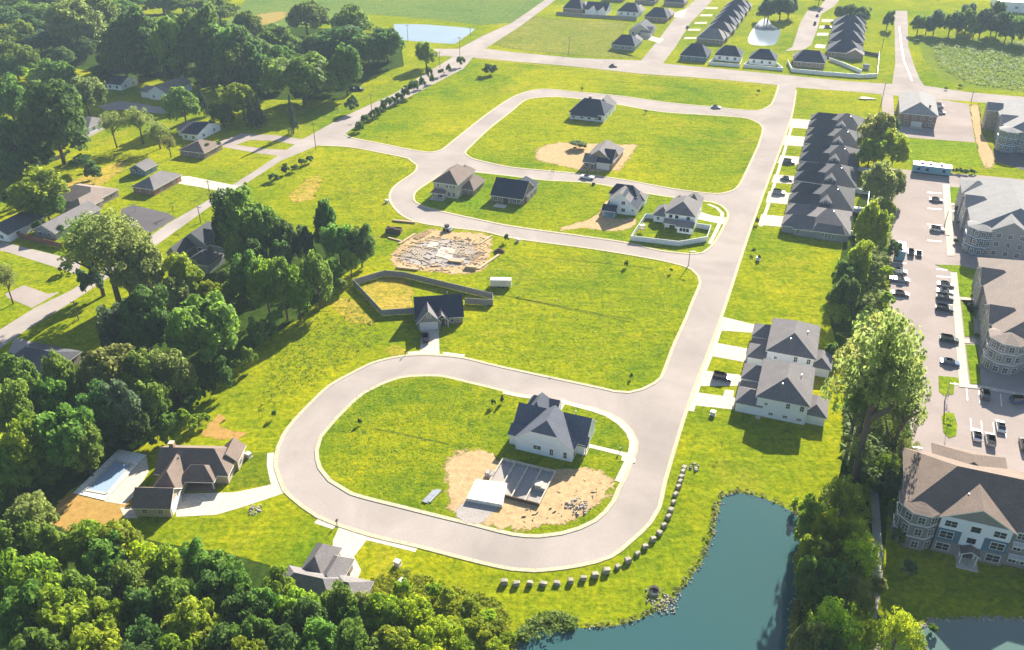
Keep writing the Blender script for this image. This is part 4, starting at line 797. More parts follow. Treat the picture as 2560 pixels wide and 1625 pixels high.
# top left woods and yards: x, top, width, foot
for t in [(186,-2,150,132,'olive'),(255,-20,110,100,'mid'),(345,12,150,192,'dark'),(300,55,110,200,'dark'),(420,30,120,205,'mid'),(492,22,130,205,'dark'),(560,40,120,210,'mid'),(600,60,110,215,'dark'),(62,48,60,112,'bright'),(20,100,110,190,'mid'),(66,112,60,200,'mid'),(110,165,90,240,'bright'),(150,150,90,235,'mid'),(208,178,100,290,'olive'),(126,198,176,410,'dark'),(20,185,110,330,'mid'),(20,290,120,430,'dark'),(455,212,92,318,'mid'),(602,200,98,302,'bright'),(555,258,66,318,'dark'),(752,118,186,262,'mid'),(862,108,100,240,'mid'),(684,62,100,150,'mid'),(640,90,90,170,'dark'),(762,-5,104,90,'mid'),(880,2,96,108,'mid'),(850,66,140,160,'dark'),(966,54,96,160,'dark'),(1064,102,62,170,'bright'),(90,425,150,545,'bright'),(700,110,90,200,'mid'),(640,130,90,235,'dark'),(580,110,90,225,'mid'),(530,90,90,215,'dark'),(400,90,90,205,'dark'),(920,90,80,170,'dark'),(905,80,70,150,'mid'),(820,70,80,140,'mid'),(610,20,80,110,'mid'),(545,-5,90,60,'mid')]:
    T(t[0], t[1], t[2], t[3], tint=t[4])
for t in [(120,-20,130,15,'dark'),(30,-30,120,15,'dark'),(60,40,110,15,'dark'),(10,20,110,15,'dark'),(140,70,90,15,'dark'),(320,-28,110,15,'mid'),(400,-18,90,15,'mid'),(180,-40,110,15,'mid'),(510,-10,70,14,'mid'),(250,60,100,14,'dark'),(90,80,90,14,'blue'),(200,95,80,13,'dark'),(270,120,80,13,'dark'),(360,150,70,10,'dark'),(440,150,80,12,'dark'),(510,160,70,12,'dark'),(590,170,70,12,'dark'),(650,200,60,10,'dark'),(160,40,100,14,'mid'),(230,20,100,14,'mid')]:
    T(t[0], t[1], t[2], h=t[3], tint=t[4])
for t in [(40,-10,120,14,'mid'),(90,10,110,14,'mid'),(10,60,110,14,'mid'),(290,0,110,15,'mid'),(450,-15,100,15,'mid'),(330,50,90,14,'mid'),(390,40,90,15,'bright'),(470,60,90,14,'mid'),(540,70,80,14,'mid'),(310,100,90,13,'dark'),(350,110,80,12,'dark'),(420,120,80,13,'dark'),(490,110,80,14,'mid'),(560,130,80,13,'mid'),(620,130,80,14,'mid'),(660,110,80,14,'mid'),(730,90,80,14,'mid'),(780,90,80,13,'mid'),(830,110,70,13,'dark'),(930,110,70,12,'mid'),(700,170,70,12,'dark'),(640,180,70,12,'dark'),(30,140,90,13,'mid'),(75,150,80,12,'mid'),(150,120,80,12,'dark'),(15,230,90,14,'mid'),(60,240,90,14,'mid'),(110,220,90,13,'mid'),(50,330,100,14,'mid'),(0,380,100,14,'dark'),(150,280,90,13,'mid'),(870,160,70,10,'dark'),(960,110,60,10,'dark'),(820,180,60,11,'dark'),(760,200,80,11,'dark'),(250,170,60,10,'dark')]:
    T(t[0], t[1], t[2], h=t[3], tint=t[4])
for t in [(2050,1262,80,13,'bright'),(2042,1330,80,14,'bright'),(2030,1400,70,13,'mid')]: T(t[0], t[1], t[2], h=t[3], tint=t[4])
T(511,210,34,290,kind='cone',tint='cone'); T(735,234,28,334,kind='cone',tint='cone'); T(652,236,36,320,kind='cone',tint='cone'); T(632,238,30,316,kind='cone',tint='cone')
T(278,268,62,370,kind='sparse',tint='olive'); T(345,262,80,360,kind='sparse',tint='olive'); T(392,300,66,372,kind='sparse',tint='olive'); T(420,330,40,394,kind='sparse',tint='olive')
T(62,478,100,560,tint='bright',kind='sparse'); T(110,470,90,552,tint='mid')
for x, yt, wd_, yb in [(878,236,40,282),(350,405,40,432),(232,410,60,450),(130,440,50,470),(30,470,60,520),(40,395,80,470),(100,360,70,430),(200,380,60,430),(150,560,40,590),(95,545,40,580),(520,360,24,384),(545,350,24,376)]: T(x, yt, wd_, yb, kind='bush', tint='dark')
T(430,500,30,536,kind='thin',tint='mid'); T(340,505,22,530,kind='thin',tint='olive')
# left middle: the big olive tree and the woods round it
T(262,518,225,760,kind='sparse',tint='olive'); T(300,535,180,748,kind='sparse',tint='olive'); T(225,530,150,740,kind='sparse',tint='mid'); T(345,610,140,760,kind='round',tint='olive'); T(225,665,66,742,kind='bush',tint='blue'); T(12,655,60,760,kind='sparse',tint='olive')
T(168,650,36,680,kind='bush',tint='dark')
for t in [(350,720,130,905,'dark'),(300,760,110,905,'blue'),(495,722,190,915,'mid'),(460,632,95,742,'bright'),(440,690,80,770,'olive'),(520,700,60,770,'lime'),(575,700,50,770,'mid'),(560,668,60,740,'mid'),(610,640,80,765,'mid'),(660,628,100,790,'bright'),(705,640,90,800,'mid'),(740,660,80,800,'bright'),(790,625,86,770,'mid'),(838,640,50,710,'mid'),(875,620,50,690,'bright'),(900,570,76,668,'dark'),(845,545,90,668,'mid'),(812,497,66,640,'dark'),(760,565,62,668,'blue'),(710,545,80,660,'dark'),(670,530,86,650,'mid'),(600,468,130,650,'mid'),(570,490,90,650,'dark'),(655,500,90,650,'mid'),(700,600,70,690,'dark'),(640,600,70,690,'dark'),(590,580,70,680,'mid'),(270,850,175,1010,'olive'),(335,870,120,1010,'mid'),(435,875,110,1000,'olive'),(370,935,100,1060,'mid'),(300,950,120,1100,'blue'),(240,960,120,1110,'dark'),(145,875,82,1040,'mid'),(45,868,112,1030,'mid'),(110,950,100,1080,'mid'),(30,960,110,1120,'mid'),(155,1000,170,1180,'mid'),(90,1040,140,1200,'bright'),(40,1060,120,1225,'bright'),(205,1050,110,1190,'mid'),(20,1120,110,1260,'mid'),(110,1130,90,1225,'dark'),(270,1040,80,1120,'dark'),(330,1020,80,1110,'dark'),(200,1120,60,1190,'dark')]:
    T(t[0], t[1], t[2], t[3], tint=t[4])
for x, yt, wd_, yb, tn in [(420,1028,60,1098,'mid'),(460,1022,60,1090,'bright'),(505,1030,50,1062,'bright'),(430,1075,60,1110,'bright'),(470,985,50,1030,'dark'),(490,960,44,1012,'mid'),(520,940,44,995,'dark'),(560,905,54,978,'dark'),(590,890,36,935,'mid'),(620,862,44,920,'mid'),(650,825,44,870,'mid'),(672,795,50,850,'mid'),(690,770,40,815,'bright'),(390,1060,60,1110,'mid'),(350,1090,50,1122,'bright'),(640,800,50,860,'mid'),(800,720,40,760,'dark'),(850,690,44,730,'mid')]: T(x, yt, wd_, yb, kind='bush', tint=tn)
for x, yt, wd_, yb in [(688,432,30,452),(714,412,26,436),(738,408,24,428),(757,394,24,414),(775,386,22,406)]: T(x, yt, wd_, yb, kind='bush', tint='dark', group='clipped shrubs lining the left road')
for x, y, wd_, hh in [(900,325,30,20),(912,310,26,28),(930,296,26,24),(946,288,24,24),(958,278,24,26),(972,267,24,28),(986,261,22,22),(1000,254,24,26),(1013,245,24,28),(1032,236,36,42),(1055,217,20,28),(1072,197,20,36),(1080,206,18,18),(1103,188,18,20),(1121,180,18,22),(1152,163,24,26)]:
    T(x, y - hh, wd_, y + 3, kind='bush', tint='dark', group='dark shrubs along the far stretch of the left road')
# bottom left woods
for t in [(60,1250,130,12,'olive'),(20,1300,120,13,'mid'),(110,1320,110,12,'mid'),(200,1310,130,12,'bright'),(280,1316,130,12,'bright'),(345,1350,110,11,'lime'),(240,1370,130,13,'mid'),(60,1400,150,14,'bright'),(150,1430,140,14,'mid'),(320,1420,130,13,'mid'),(400,1370,110,12,'bright'),(260,1470,110,12,'dark'),(420,1440,120,13,'mid'),(120,1490,180,15,'bright'),(30,1500,140,15,'mid'),(220,1500,150,15,'bright'),(330,1480,110,13,'dark'),(340,1560,110,13,'dark'),(460,1520,160,15,'bright'),(520,1380,110,12,'mid'),(510,1450,120,13,'dark'),(570,1420,110,12,'mid'),(600,1480,120,14,'dark'),(80,1590,170,15,'mid'),(230,1580,170,15,'bright'),(420,1590,140,14,'bright'),(560,1560,130,14,'dark'),(640,1540,120,14,'mid'),(690,1452,100,10,'bright'),(745,1482,110,12,'bright'),(650,1480,110,12,'mid'),(835,1470,100,10,'mid'),(760,1500,110,13,'dark'),(800,1560,140,14,'mid'),(700,1570,130,14,'dark'),(870,1560,110,12,'mid'),(740,1620,150,14,'mid'),(610,1620,140,14,'bright'),(320,1640,150,15,'dark'),(480,1650,150,15,'mid'),(160,1660,170,15,'mid'),(10,1640,150,15,'mid'),(470,1370,80,9,'mid'),(860,1500,70,9,'mid')]:
    T(t[0], t[1], t[2], h=t[3], tint=t[4])
for t in [(950,1500,130,9,'lime'),(1030,1500,120,8,'lime'),(1100,1560,110,8,'lime'),(900,1490,80,8,'olive'),(970,1580,130,9,'bright'),(1060,1610,120,9,'lime'),(930,1620,110,9,'mid')]: T(t[0], t[1], t[2], h=t[3], tint=t[4])
for x, y, wd_ in [(1150,1575,80),(1200,1590,80),(1245,1580,60),(1120,1500,60),(1080,1480,50),(1170,1530,60),(1220,1545,50),(1160,1640,90),(1250,1630,70),(1005,1475,50),(1270,1600,50)]: T(x, y - wd_ * .35, wd_, h=3.2, kind='bush', tint='lime')
# right hand creek
for t in [(2205,272,96,400,'olive'),(2240,330,80,420,'lime'),(2180,330,70,430,'bright'),(2232,290,40,332,'dark'),(2200,398,90,520,'olive'),(2240,420,60,500,'olive'),(2166,488,66,640,'bright'),(2190,520,60,640,'bright'),(2150,600,70,715,'bright'),(2120,640,70,735,'mid'),(2110,690,80,805,'dark'),(2095,740,80,815,'bright'),(2108,1190,108,1330,'bright'),(2060,1260,90,1400,'lime'),(2130,1290,90,1420,'bright'),(2150,1330,110,1480,'lime'),(2080,1340,110,1470,'bright'),(2060,1400,120,1530,'mid'),(2130,1420,100,1530,'olive'),(2090,1500,140,1660,'lime'),(2020,1540,110,1680,'olive'),(2170,1540,110,1660,'lime'),(2250,1520,100,1650,'lime'),(2060,1590,120,1720,'mid'),(2285,1570,60,1650,'bright')]:
    T(t[0], t[1], t[2], t[3], tint=t[4], kind='sparse' if t[1] > 1180 and t[0] % 20 else 'round')
T(2205,738,250,1200,kind='sparse',tint='olive'); T(2190,760,190,1130,kind='sparse',tint='olive'); T(2150,900,110,1150,kind='sparse',tint='mid'); T(2260,900,120,1180,kind='sparse',tint='olive')
for t in [(2180,980,110,1120,'olive'),(2230,1040,100,1160,'mid'),(2150,1080,80,1190,'olive'),(2215,1130,80,1220,'bright'),(2265,1090,70,1190,'olive')]: T(t[0], t[1], t[2], t[3], kind='sparse', tint=t[4])
for x, yt, wd_, yb, tn in [(2236,605,46,650,'dark'),(2215,660,40,700,'lime'),(2215,730,40,760,'lime'),(2080,850,40,900,'mid'),(2210,560,36,600,'lime'),(2225,500,36,545,'lime'),(2010,1300,50,1350,'lime'),(2012,1400,46,1450,'lime'),(2020,1470,50,1510,'bright'),(2195,1440,50,1500,'olive'),(2240,1250,50,1300,'dark'),(2245,1320,40,1360,'dark'),(2240,1180,60,1240,'blue'),(2268,1400,40,1440,'blue'),(2330,1560,30,1580,'bright'),(2020,1240,44,1285,'lime'),(1990,1250,40,1280,'lime')]: T(x, yt, wd_, yb, kind='bush', tint=tn)
# far right and top
for i, t in enumerate([(2300,30,50,86),(2342,22,52,88),(2380,26,54,90),(2420,20,56,92),(2460,14,56,96),(2500,24,54,100),(2540,40,60,108),(2425,-4,40,74),(2490,0,50,86),(2580,40,60,112),(2320,40,44,86),(2400,40,44,92),(2440,44,44,98),(2520,50,46,108)]): T(t[0], t[1], t[2], t[3], tint=['mid', 'blue', 'dark'][i % 3])
for t in [(1925,-14,60,52,'blue'),(1955,-20,60,50,'blue'),(1975,-8,44,46,'blue'),(1915,4,40,52,'dark'),(2120,6,50,52,'mid'),(2150,14,44,60,'mid'),(2222,28,28,74,'dark'),(2150,24,34,64,'blue'),(2100,14,34,50,'mid'),(2050,-30,40,14,'mid')]: T(t[0], t[1], t[2], t[3], tint=t[4])
for x, y, wd_ in [(2290,104,16),(2400,216,12),(2365,222,10),(1225,184,44)]: T(x, y - wd_ * .5, wd_, y + 3, kind='bush', tint='dark')
T(1445,350,50,372,kind='bush',tint='dark')
for x, y in [(2355,425),(2378,428),(2395,430),(2412,432),(2430,432)]: T(x, y - 10, 20, y + 3, kind='bush', tint='dark', group='low dark hedge behind the white trailer')
for x, y in [(2395,496),(2390,525),(2396,560),(2388,605),(2432,745),(2436,775),(2440,842),(2424,765)]: T(x, y - 10, 15, y + 4, kind='bush', tint='dark', group='foundation shrubs beside the apartment blocks')
# young trees in the meadow and yards
for x, yt, yb in [(1265,582,605),(1384,418,438),(1384,917,932),(1578,932,946),(686,1025,1045),(1892,545,560),(1883,618,634),(1897,635,650),(1895,222,234),(1455,218,226),(1614,272,284),(900,1045,1062),(1234,995,1015),(1255,990,1008),(1802,1100,1130),(2368,975,1000),(2372,1040,1085),(1565,652,668),(1677,668,682)]:
    T((x), yt, (yb - yt) * .7, yb, kind='bush' if x not in (1384, 2372, 2368, 1802) else 'thin', tint='dark', name='young_tree')
for root, x, y, kind, tint, h, note in PLANTS:
    lx, ly, ph = min(LAND, key=lambda l: (l[0] - x) ** 2 + (l[1] - y) ** 2)
    kin = 'conifer' if kind == 'cone' else 'shrub' if kind == 'bush' and root['category'] == 'shrub' else 'tree'
    rk = sorted(((p[1] - lx) ** 2 + (p[2] - ly) ** 2, j) for j, p in enumerate(PLANTS) if (p[0]['category'] == root['category']))
    n = [k for k, (dd, j) in enumerate(rk) if PLANTS[j][0] is root][0]
    ad = {'cone': 'conical', 'bush': 'low', 'sparse': 'loose crowned', 'thin': 'thin young', 'tall': 'tall'}.get(kind, 'full crowned')
    od = (ORD + ['thirty %s' % q for q in ORD[:9]] + ['fortieth'])[min(n, 39)]
    root['label'] = '%s %s %s, %s closest %s to %s' % (ad, TINT[tint], root['category'], od, root['category'], ph) if n else '%s %s %s, closest %s to %s' % (ad, TINT[tint], root['category'], root['category'], ph)

# ground cover nobody could count: weeds on the pond banks, rank grass, scrub
def scatter(name, spots, size, tint, label, hz=.5):
    rr = random.Random(len(spots)); b = MB()
    for (X, Y) in spots:
        for _ in range(3):
            a = rr.uniform(0, 6.28); s = size * rr.uniform(.5, 1.3); x = X + rr.uniform(-.5, .5); y = Y + rr.uniform(-.5, .5); z = rr.uniform(.05, hz)
            dx, dy = math.cos(a) * s, math.sin(a) * s; t = rr.uniform(-.4, .4) * s; t2 = rr.uniform(-.3, .3) * s; z += abs(t)
            b.poly([(x - dx, y - dy, z - t), (x + dy * .6, y - dx * .6, z + t2), (x + dx, y + dy, z + t), (x - dy * .6, y + dx * .6, z - t2)])
    return b.build(name, L[tint], fix=False, kind='stuff', label=label)
def along(pts, n, w_, lo=-.5): 
    rr = random.Random(n); out = []
    for _ in range(n):
        i = rr.randrange(len(pts)); p = pts[i]; q = pts[(i + 1) % len(pts)]; d = (Vector(q) - Vector(p)); 
        if d.length < 1e-5: continue
        nr = Vector((d.y, -d.x)).normalized(); c = Vector(p) + d * rr.random() + nr * rr.uniform(lo, w_); out.append((c.x, c.y))
    return out
def inpoly(pts, n, seed=1):
    rr = random.Random(seed); xs = [p[0] for p in pts]; ys = [p[1] for p in pts]; out = []
    while len(out) < n:
        x, y = rr.uniform(min(xs), max(xs)), rr.uniform(min(ys), max(ys)); c = False; j = len(pts) - 1
        for i in range(len(pts)):
            if (pts[i][1] > y) != (pts[j][1] > y) and x < (pts[j][0] - pts[i][0]) * (y - pts[i][1]) / (pts[j][1] - pts[i][1]) + pts[i][0]: c = not c
            j = i
        if c: out.append((x, y))
    return out
sgn = sum(PW[i].x * PW[(i + 1) % len(PW)].y - PW[(i + 1) % len(PW)].x * PW[i].y for i in range(len(PW)))
up = (0.2, 1.6) if sgn > 0 else (-1.6, -.2)
scatter('bank_weeds', along([tuple(p) for p in PW], 450, up[1] * .6, up[0] * .7), .35, 'olive', 'tangle of pale weeds along the bank of the teal pond', .25)
scatter('reeds', [p for p in along([tuple(p) for p in smooth_px(wpts([(1300,1600),(1310,1585),(1335,1560),(1372,1545),(1410,1550),(1440,1566)]), False)], 420, .9, -.8)], .3, 'mid', 'dark green reeds fringing the near end of the teal pond', 1.2)
scatter('rank_grass', inpoly(wpts([(900,1460),(1010,1420),(1150,1470),(1240,1500),(1280,1545),(1270,1590),(1200,1640),(900,1640)]), 1500, 3), .3, 'lime', 'rank yellow green grass between the woods and the teal pond', .3)
scatter('scrub', inpoly(wpts([(2320,100),(2560,108),(2700,118),(2700,240),(2560,228),(2420,208),(2350,170)]), 3200, 4), .55, 'bright', 'rough green scrub covering the field beyond the far road', 1.2)
scatter('creek_brush', inpoly(wpts([(2120,960),(2150,820),(2260,860),(2270,1150),(2235,1250),(2180,1230),(2110,1160)]), 1800, 5), 1.0, 'mid', 'green brush along the creek beside the big olive tree', 1.6)
scatter('creek_brush', inpoly(wpts([(2150,560),(2216,430),(2226,600),(2216,760),(2120,780)]), 1100, 6), .7, 'bright', 'green brush along the creek beside the row houses', 1.4)
scatter('creek_brush', inpoly(wpts([(2012,1300),(2060,1230),(2170,1220),(2180,1500),(2180,1640),(2010,1660)]), 1800, 8), .6, 'lime', 'yellow green brush between the teal pond and the footpath', 1.3)
for px, n, sd_ in (([(680,880),(800,760),(920,770),(960,850),(880,900),(760,980),(640,1040)], 1000, 11), ([(820,1060),(920,970),(1080,950),(1240,985),(1240,1110),(1120,1150),(1080,1270),(840,1190)], 1100, 12), ([(1250,620),(1500,640),(1690,680),(1700,820),(1640,930),(1540,960),(1180,890),(1200,700)], 1500, 13), ([(860,400),(1020,420),(960,480),(990,560),(900,560),(780,470)], 900, 14)):
    scatter('tall_grass', inpoly(wpts(px), n, sd_), .2, 'bright', 'tufts of long grass in the open lot', .14)

# ---------------------------------------------------------------- cars
def car_proto(kind):
    Lc, Wc, Hc = dict(sedan=(4.6, 1.8, 1.42), suv=(4.7, 1.9, 1.72), pickup=(5.5, 1.95, 1.8), van=(5.3, 2.0, 2.1))[kind]
    x0, x1 = -Lc / 2, Lc / 2; hb = Hc * .58; wz = .34
    prof = {'sedan': [(x0, .35), (x0, hb * .9), (x0 + .9, hb), (x1 - 1.25, hb), (x1 - .1, hb * .82), (x1, .4), (x1 - .1, .25), (x0 + .1, .25)],
            'suv': [(x0, .38), (x0, hb), (x1 - 1.2, hb), (x1 - .1, hb * .85), (x1, .42), (x1 - .1, .28), (x0 + .1, .28)],
            'pickup': [(x0, .45), (x0, hb * .95), (x1 - 1.4, hb), (x1 - .1, hb * .9), (x1, .5), (x1 - .1, .32), (x0 + .1, .32)],
            'van': [(x0, .38), (x0, hb), (x1 - .9, hb), (x1 - .05, hb * .75), (x1, .42), (x1 - .1, .28), (x0 + .1, .28)]}[kind]
    c0, c1, t0, t1 = {'sedan': (x0 + .55, x1 - 1.2, x0 + 1.25, x1 - 2.1), 'suv': (x0 + .05, x1 - 1.2, x0 + .35, x1 - 2.0), 'pickup': (x0 + 2.0, x1 - 1.35, x0 + 2.2, x1 - 2.1), 'van': (x0 + .05, x1 - .9, x0 + .15, x1 - 1.6)}[kind]
    root = empty('parked_car', (0, 0, 0), cat='car'); hw = Wc / 2
    b = MB(); b.extrude(prof, 'y', -hw, hw); zt = Hc; ti = hw - .22
    b.poly([(t0, -ti, zt), (t1, -ti, zt), (t1, ti, zt), (t0, ti, zt)]); b.box(t0, t1, -ti, ti, zt - .06, zt)
    for s in (-1, 1):
        for (xa, xb) in ((c0, t0), (c1, t1)): b.tube((xa, s * (hw - .08), hb), (xb, s * ti, zt - .02), .05, .05, 4)
        mx = (t0 + t1) / 2; b.tube((mx, s * (hw - .08), hb), (mx, s * ti, zt - .02), .05, .05, 4)
    if kind == 'pickup': b.box(x0 + .1, x0 + 1.9, -hw + .12, hw - .12, hb * .95, hb * .96)
    o = b.build('body', M['cwhite'], root)
    g = MB(); e = .03; q = [(c0 + e, -hw + .09, hb), (c1 - e, -hw + .09, hb), (c1 - e, hw - .09, hb), (c0 + e, hw - .09, hb)]; r = [(t0 + e, -ti + .02, zt - .05), (t1 - e, -ti + .02, zt - .05), (t1 - e, ti - .02, zt - .05), (t0 + e, ti - .02, zt - .05)]
    for k in range(4): g.poly([q[k], q[(k + 1) % 4], r[(k + 1) % 4], r[k]])
    g.build('window', M['glass'], root)
    for sx in (x0 + .85, x1 - .9):
        for s in (-1, 1):
            wb = MB(); wb.tube((sx, s * (hw - .22), wz), (sx, s * (hw + .01), wz), wz, wz, 14, 0); wo = wb.build('wheel', M['tyre'], root); wb = MB(); wb.tube((sx, s * (hw + .012), wz), (sx, s * (hw + .03), wz), wz * .6, wz * .55, 12); wb.build('rim', M['rim'], wo)
    for s in (-1, 1):
        hl = MB(); hl.box(x1 - .14, x1 + .01, s * (hw - .25) - .18, s * (hw - .25) + .18, hb * .62, hb * .78); hl.build('headlight', M['lamp'], root)
        tl = MB(); tl.box(x0 - .012, x0 + .1, s * (hw - .2) - .12, s * (hw - .2) + .12, hb * .6, hb * .85); tl.build('tail_light', M['fred'], root)
    return root
PROTO = {}; FREE = {}
def car(x, y, brg, kind, col, label, z=.02, group=None):
    if kind not in PROTO: PROTO[kind] = car_proto(kind); r = PROTO[kind]; kids = list(r.children); FREE[kind] = 1
    else:
        r = PROTO[kind].copy(); C.objects.link(r); kids = []
        for ch in PROTO[kind].children:
            c = ch.copy(); C.objects.link(c); c.parent = r; kids.append(c)
            for g in ch.children: d = g.copy(); C.objects.link(d); d.parent = c
    for c in kids:
        if c.name.startswith('body'): c.material_slots[0].link = 'OBJECT'; c.material_slots[0].material = M[col]
    X, Y = G(x, y); r.location = (X, Y, z); r.rotation_euler = (0, 0, R(90 - brg)); r['label'] = label; r['category'] = {'pickup': 'pickup truck', 'van': 'van'}.get(kind, 'car'); r.name = {'pickup': 'pickup_truck', 'van': 'parked_van'}.get(kind, 'parked_car')
    if group: r['group'] = group
    elif 'group' in r: del r['group']
    return r
E = NB + 90
car(1533,167,E,'sedan','cgrey','small grey car driving along the far main road'); car(1790,270,E,'sedan','csilver','silver car parked on the street above the upper lot')
car(1468,446,E + 180,'pickup','cwhite','white pickup parked outside the new brick house'); car(1063,848,-10,'suv','cblack','black car on the driveway of the fenced gabled house', .04)
car(1805,948,E,'suv','cnavy','dark navy car parked on the duplex driveway', .05)
car(1972,408,E,'suv','cgrey','dark grey car on the third driveway of the dark row houses', .05); car(1966,450,E,'sedan','cgrey','dark car on a row house driveway, middle of three parked there', .05); car(1947,485,E,'suv','csilver','silver car on a row house driveway, nearest of three parked there', .05)
car(2340,503,E,'sedan','csilver','silver car alone beside the upper apartment walkway'); car(2343,577,E,'suv','cwhite','white car with dark sides alone beside the apartment walkway')
car(2276,634,NB,'suv','cgrey','dark grey car, left of the dark pair behind the box truck'); car(2296,637,NB,'sedan','cbrown','dark brown car, right of the dark pair beside the box truck')
car(2247,681,E,'sedan','cwhite','white car next below the box truck at the lot edge'); car(2248,703,E,'pickup','csilver','silver pickup below the white car at the lot edge'); car(2251,738,E,'sedan','cbrown','brown car half hidden by the big olive tree')
car(2364,715,E,'sedan','csilver','silver car at the top of the row facing the walkway'); car(2362,733,E,'sedan','cwhite','white car second in the row facing the walkway'); car(2361,748,E,'suv','cgrey','dark grey car third in the row facing the walkway'); car(2360,776,E,'suv','cnavy','dark navy car last in the row facing the walkway')
car(2372,853,E,'suv','cgreen','dark green car beside the walkway of the tan apartment block'); car(2374,910,E,'sedan','cblue','pale blue car nearest the grass island'); car(2461,990,NB,'suv','cgrey','dark grey car parked at the edge of the building shadow'); car(2550,1006,E - 20,'suv','cblue','blue car in the shade of the tan apartment block')
car(2441,1092,NB,'sedan','cwhite','white car, leftmost of three in the lower parking bays'); car(2474,1104,NB,'suv','csilver','silver car, middle of three in the lower parking bays'); car(2500,1070,NB,'sedan','cwhite','white car parked alone in the bay above two others'); car(2560,1116,NB,'suv','cbrown','dark brown car cut off by the right edge')
car(2226,972,E,'suv','cwhite','white car behind the big olive tree, upper of two'); car(2250,1000,E,'sedan','cwhite','white car behind the big olive tree, lower of two')
car(2344,268,E,'van','cwhite','white van beside the brick clubhouse'); car(2350,284,E,'suv','cwhite','white car beside the brick clubhouse below the van')
car(2037,61,NB,'suv','cgrey','dark grey car parked on the curved far street, nearest'); car(2043,41,NB,'sedan','cblack','black car parked on the curved far street, second'); car(2048,29,NB,'sedan','cgrey','grey car parked on the curved far street, farthest'); car(2070,70,E,'suv','cgrey','grey car on the driveway of the navy row')
car(1719,70,NB,'sedan','cgrey','small dark car on the straight far side street'); car(883,225,E,'sedan','cblack','black car under the big round tree, left of two'); car(899,226,E,'suv','cblack','black car under the big round tree, right of two')
car(320,552,E - 6,'sedan','cblack','black car on the dark driveway beside the left road')
# box truck and trailer
X, Y = G(2247, 640); t = empty('box_truck', (X, Y, .02), R(90 - NB), label='long white box truck with blue rear parked at the lot edge', cat='truck')
b = MB(); b.box(-5.0, 2.6, -1.25, 1.25, .8, 3.9, 0); b.box(-5.05, -5.0, -1.2, 1.2, .85, 3.8, 1); b.box(-5.0, -2.2, -1.27, 1.27, 1.0, 3.6, 1); b.build('cargo_box', [M['fwhite'], M['bluetrim']], t)
b = MB(); b.extrude([(2.7, .6), (2.7, 2.9), (3.7, 2.9), (4.4, 1.8), (5.1, 1.6), (5.1, .6)], 'y', -1.1, 1.1); b.build('cab', M['cwhite'], t)
b = MB(); b.poly([(3.75, -1.0, 2.85), (4.4, -1.0, 1.88), (4.4, 1.0, 1.88), (3.75, 1.0, 2.85)]); o = b.build('windscreen', M['glass'], t); o.location.x = .03
for sx in (-3.6, -2.4, 4.2):
    for s in (-1, 1): b = MB(); b.tube((sx, s * .85, .48), (sx, s * 1.15, .48), .48, .48, 14); b.build('wheel', M['tyre'], t)
u, v = UV(2280, 432); t = empty('site_trailer', W(u, v), -R(NB), label='white flat roofed trailer with pale blue side beside the parking lot', cat='trailer')
b = MB(); b.box(0, 13.5, 0, 4, .5, 3.3); b.build('wall', M['bluetrim'], t); b = MB(); b.box(-.2, 13.7, -.2, 4.2, 3.3, 3.55); b.build('roof', M['fwhite'], t)
for x in (2.5, 5.5, 9.5): b = MB(); b.box(x, x + 1.2, 1.5, 2.7, 3.55, 4.2); b.build('roof_unit', M['steel'], t)
for x in (1.5, 4.5, 10.5): b = MB(); b.box(x, x + 1.1, -.05, .02, 1.5, 2.5); b.build('window', M['glass'], t)
b = MB(); b.box(.4, 13.1, .5, 3.5, 0, .5); b.build('skirt', M['black'], t)
X, Y = G(1252, 716); t = empty('cargo_trailer', (X, Y, .03), -R(2), label='cream enclosed cargo trailer alone in the meadow beside the grey fence', cat='trailer')
b = MB(); b.extrude([(-1.15, .55), (1.15, .55), (1.2, 2.2), (.95, 2.55), (-.95, 2.55), (-1.2, 2.2)], 'x', -3.1, 3.1); b.build('body', M['cream'], t)
b = MB(); b.box(3.1, 4.0, -.06, .06, .5, .62); b.build('hitch', M['steel'], t)
for sx in (-.6, .6):
    for s in (-1, 1): b = MB(); b.tube((sx, s * .85, .36), (sx, s * 1.1, .36), .36, .36, 12); b.build('wheel', M['tyre'], t)

# ---------------------------------------------------------------- fences
def fence(name, label, px, h, mat, step=2.4, world=False):
    P = [Vector(p) for p in (px if world else wpts(px))]; root = empty(name, (P[0].x, P[0].y, 0), label=label, cat='fence'); o = P[0]
    for a, c in zip(P, P[1:]):
        d = c - a; n = max(1, round(d.length / step)); t = d.normalized(); nr = Vector((-t.y, t.x)) * .03; b = MB()
        q = a - o; r = c - o
        pts = [q + nr, r + nr, r - nr, q - nr]; b.prism([(p.x, p.y) for p in pts], .06, h)
        nr2 = nr * 1.8; b.prism([((q + nr2 * s).x, (q + nr2 * s).y) for s in (1,)] + [((r + nr2).x, (r + nr2).y), ((r - nr2).x, (r - nr2).y), ((q - nr2).x, (q - nr2).y)], h, h + .07)
        b.build('fence_panel', M[mat], root)
        for k in range(n + 1):
            if k == n and c is not P[-1]: continue
            p = q + d * (k / n); s = .075; b = MB(); b.box(p.x - s, p.x + s, p.y - s, p.y + s, 0, h + .18); b.build('fence_post', M[mat], root)
    return root
fence('board_fence', 'grey board fence running round the yard of the gabled house', [(1036,784),(956,790),(884,713),(962,690),(1010,694),(1232,748),(1232,764),(1163,760)], 1.9, 'fgrey')
fence('vinyl_fence', 'white vinyl fence round the corner house yard', [(1633,548),(1614,546),(1577,602),(1697,616),(1766,604),(1776,576),(1740,570)], 1.8, 'fwhite')
fence('vinyl_fence', 'long pale fence along the far road round the navy house', [(1968,158),(1979,180),(2060,188),(2151,195),(2192,193),(2197,138)], 1.9, 'fwhite')
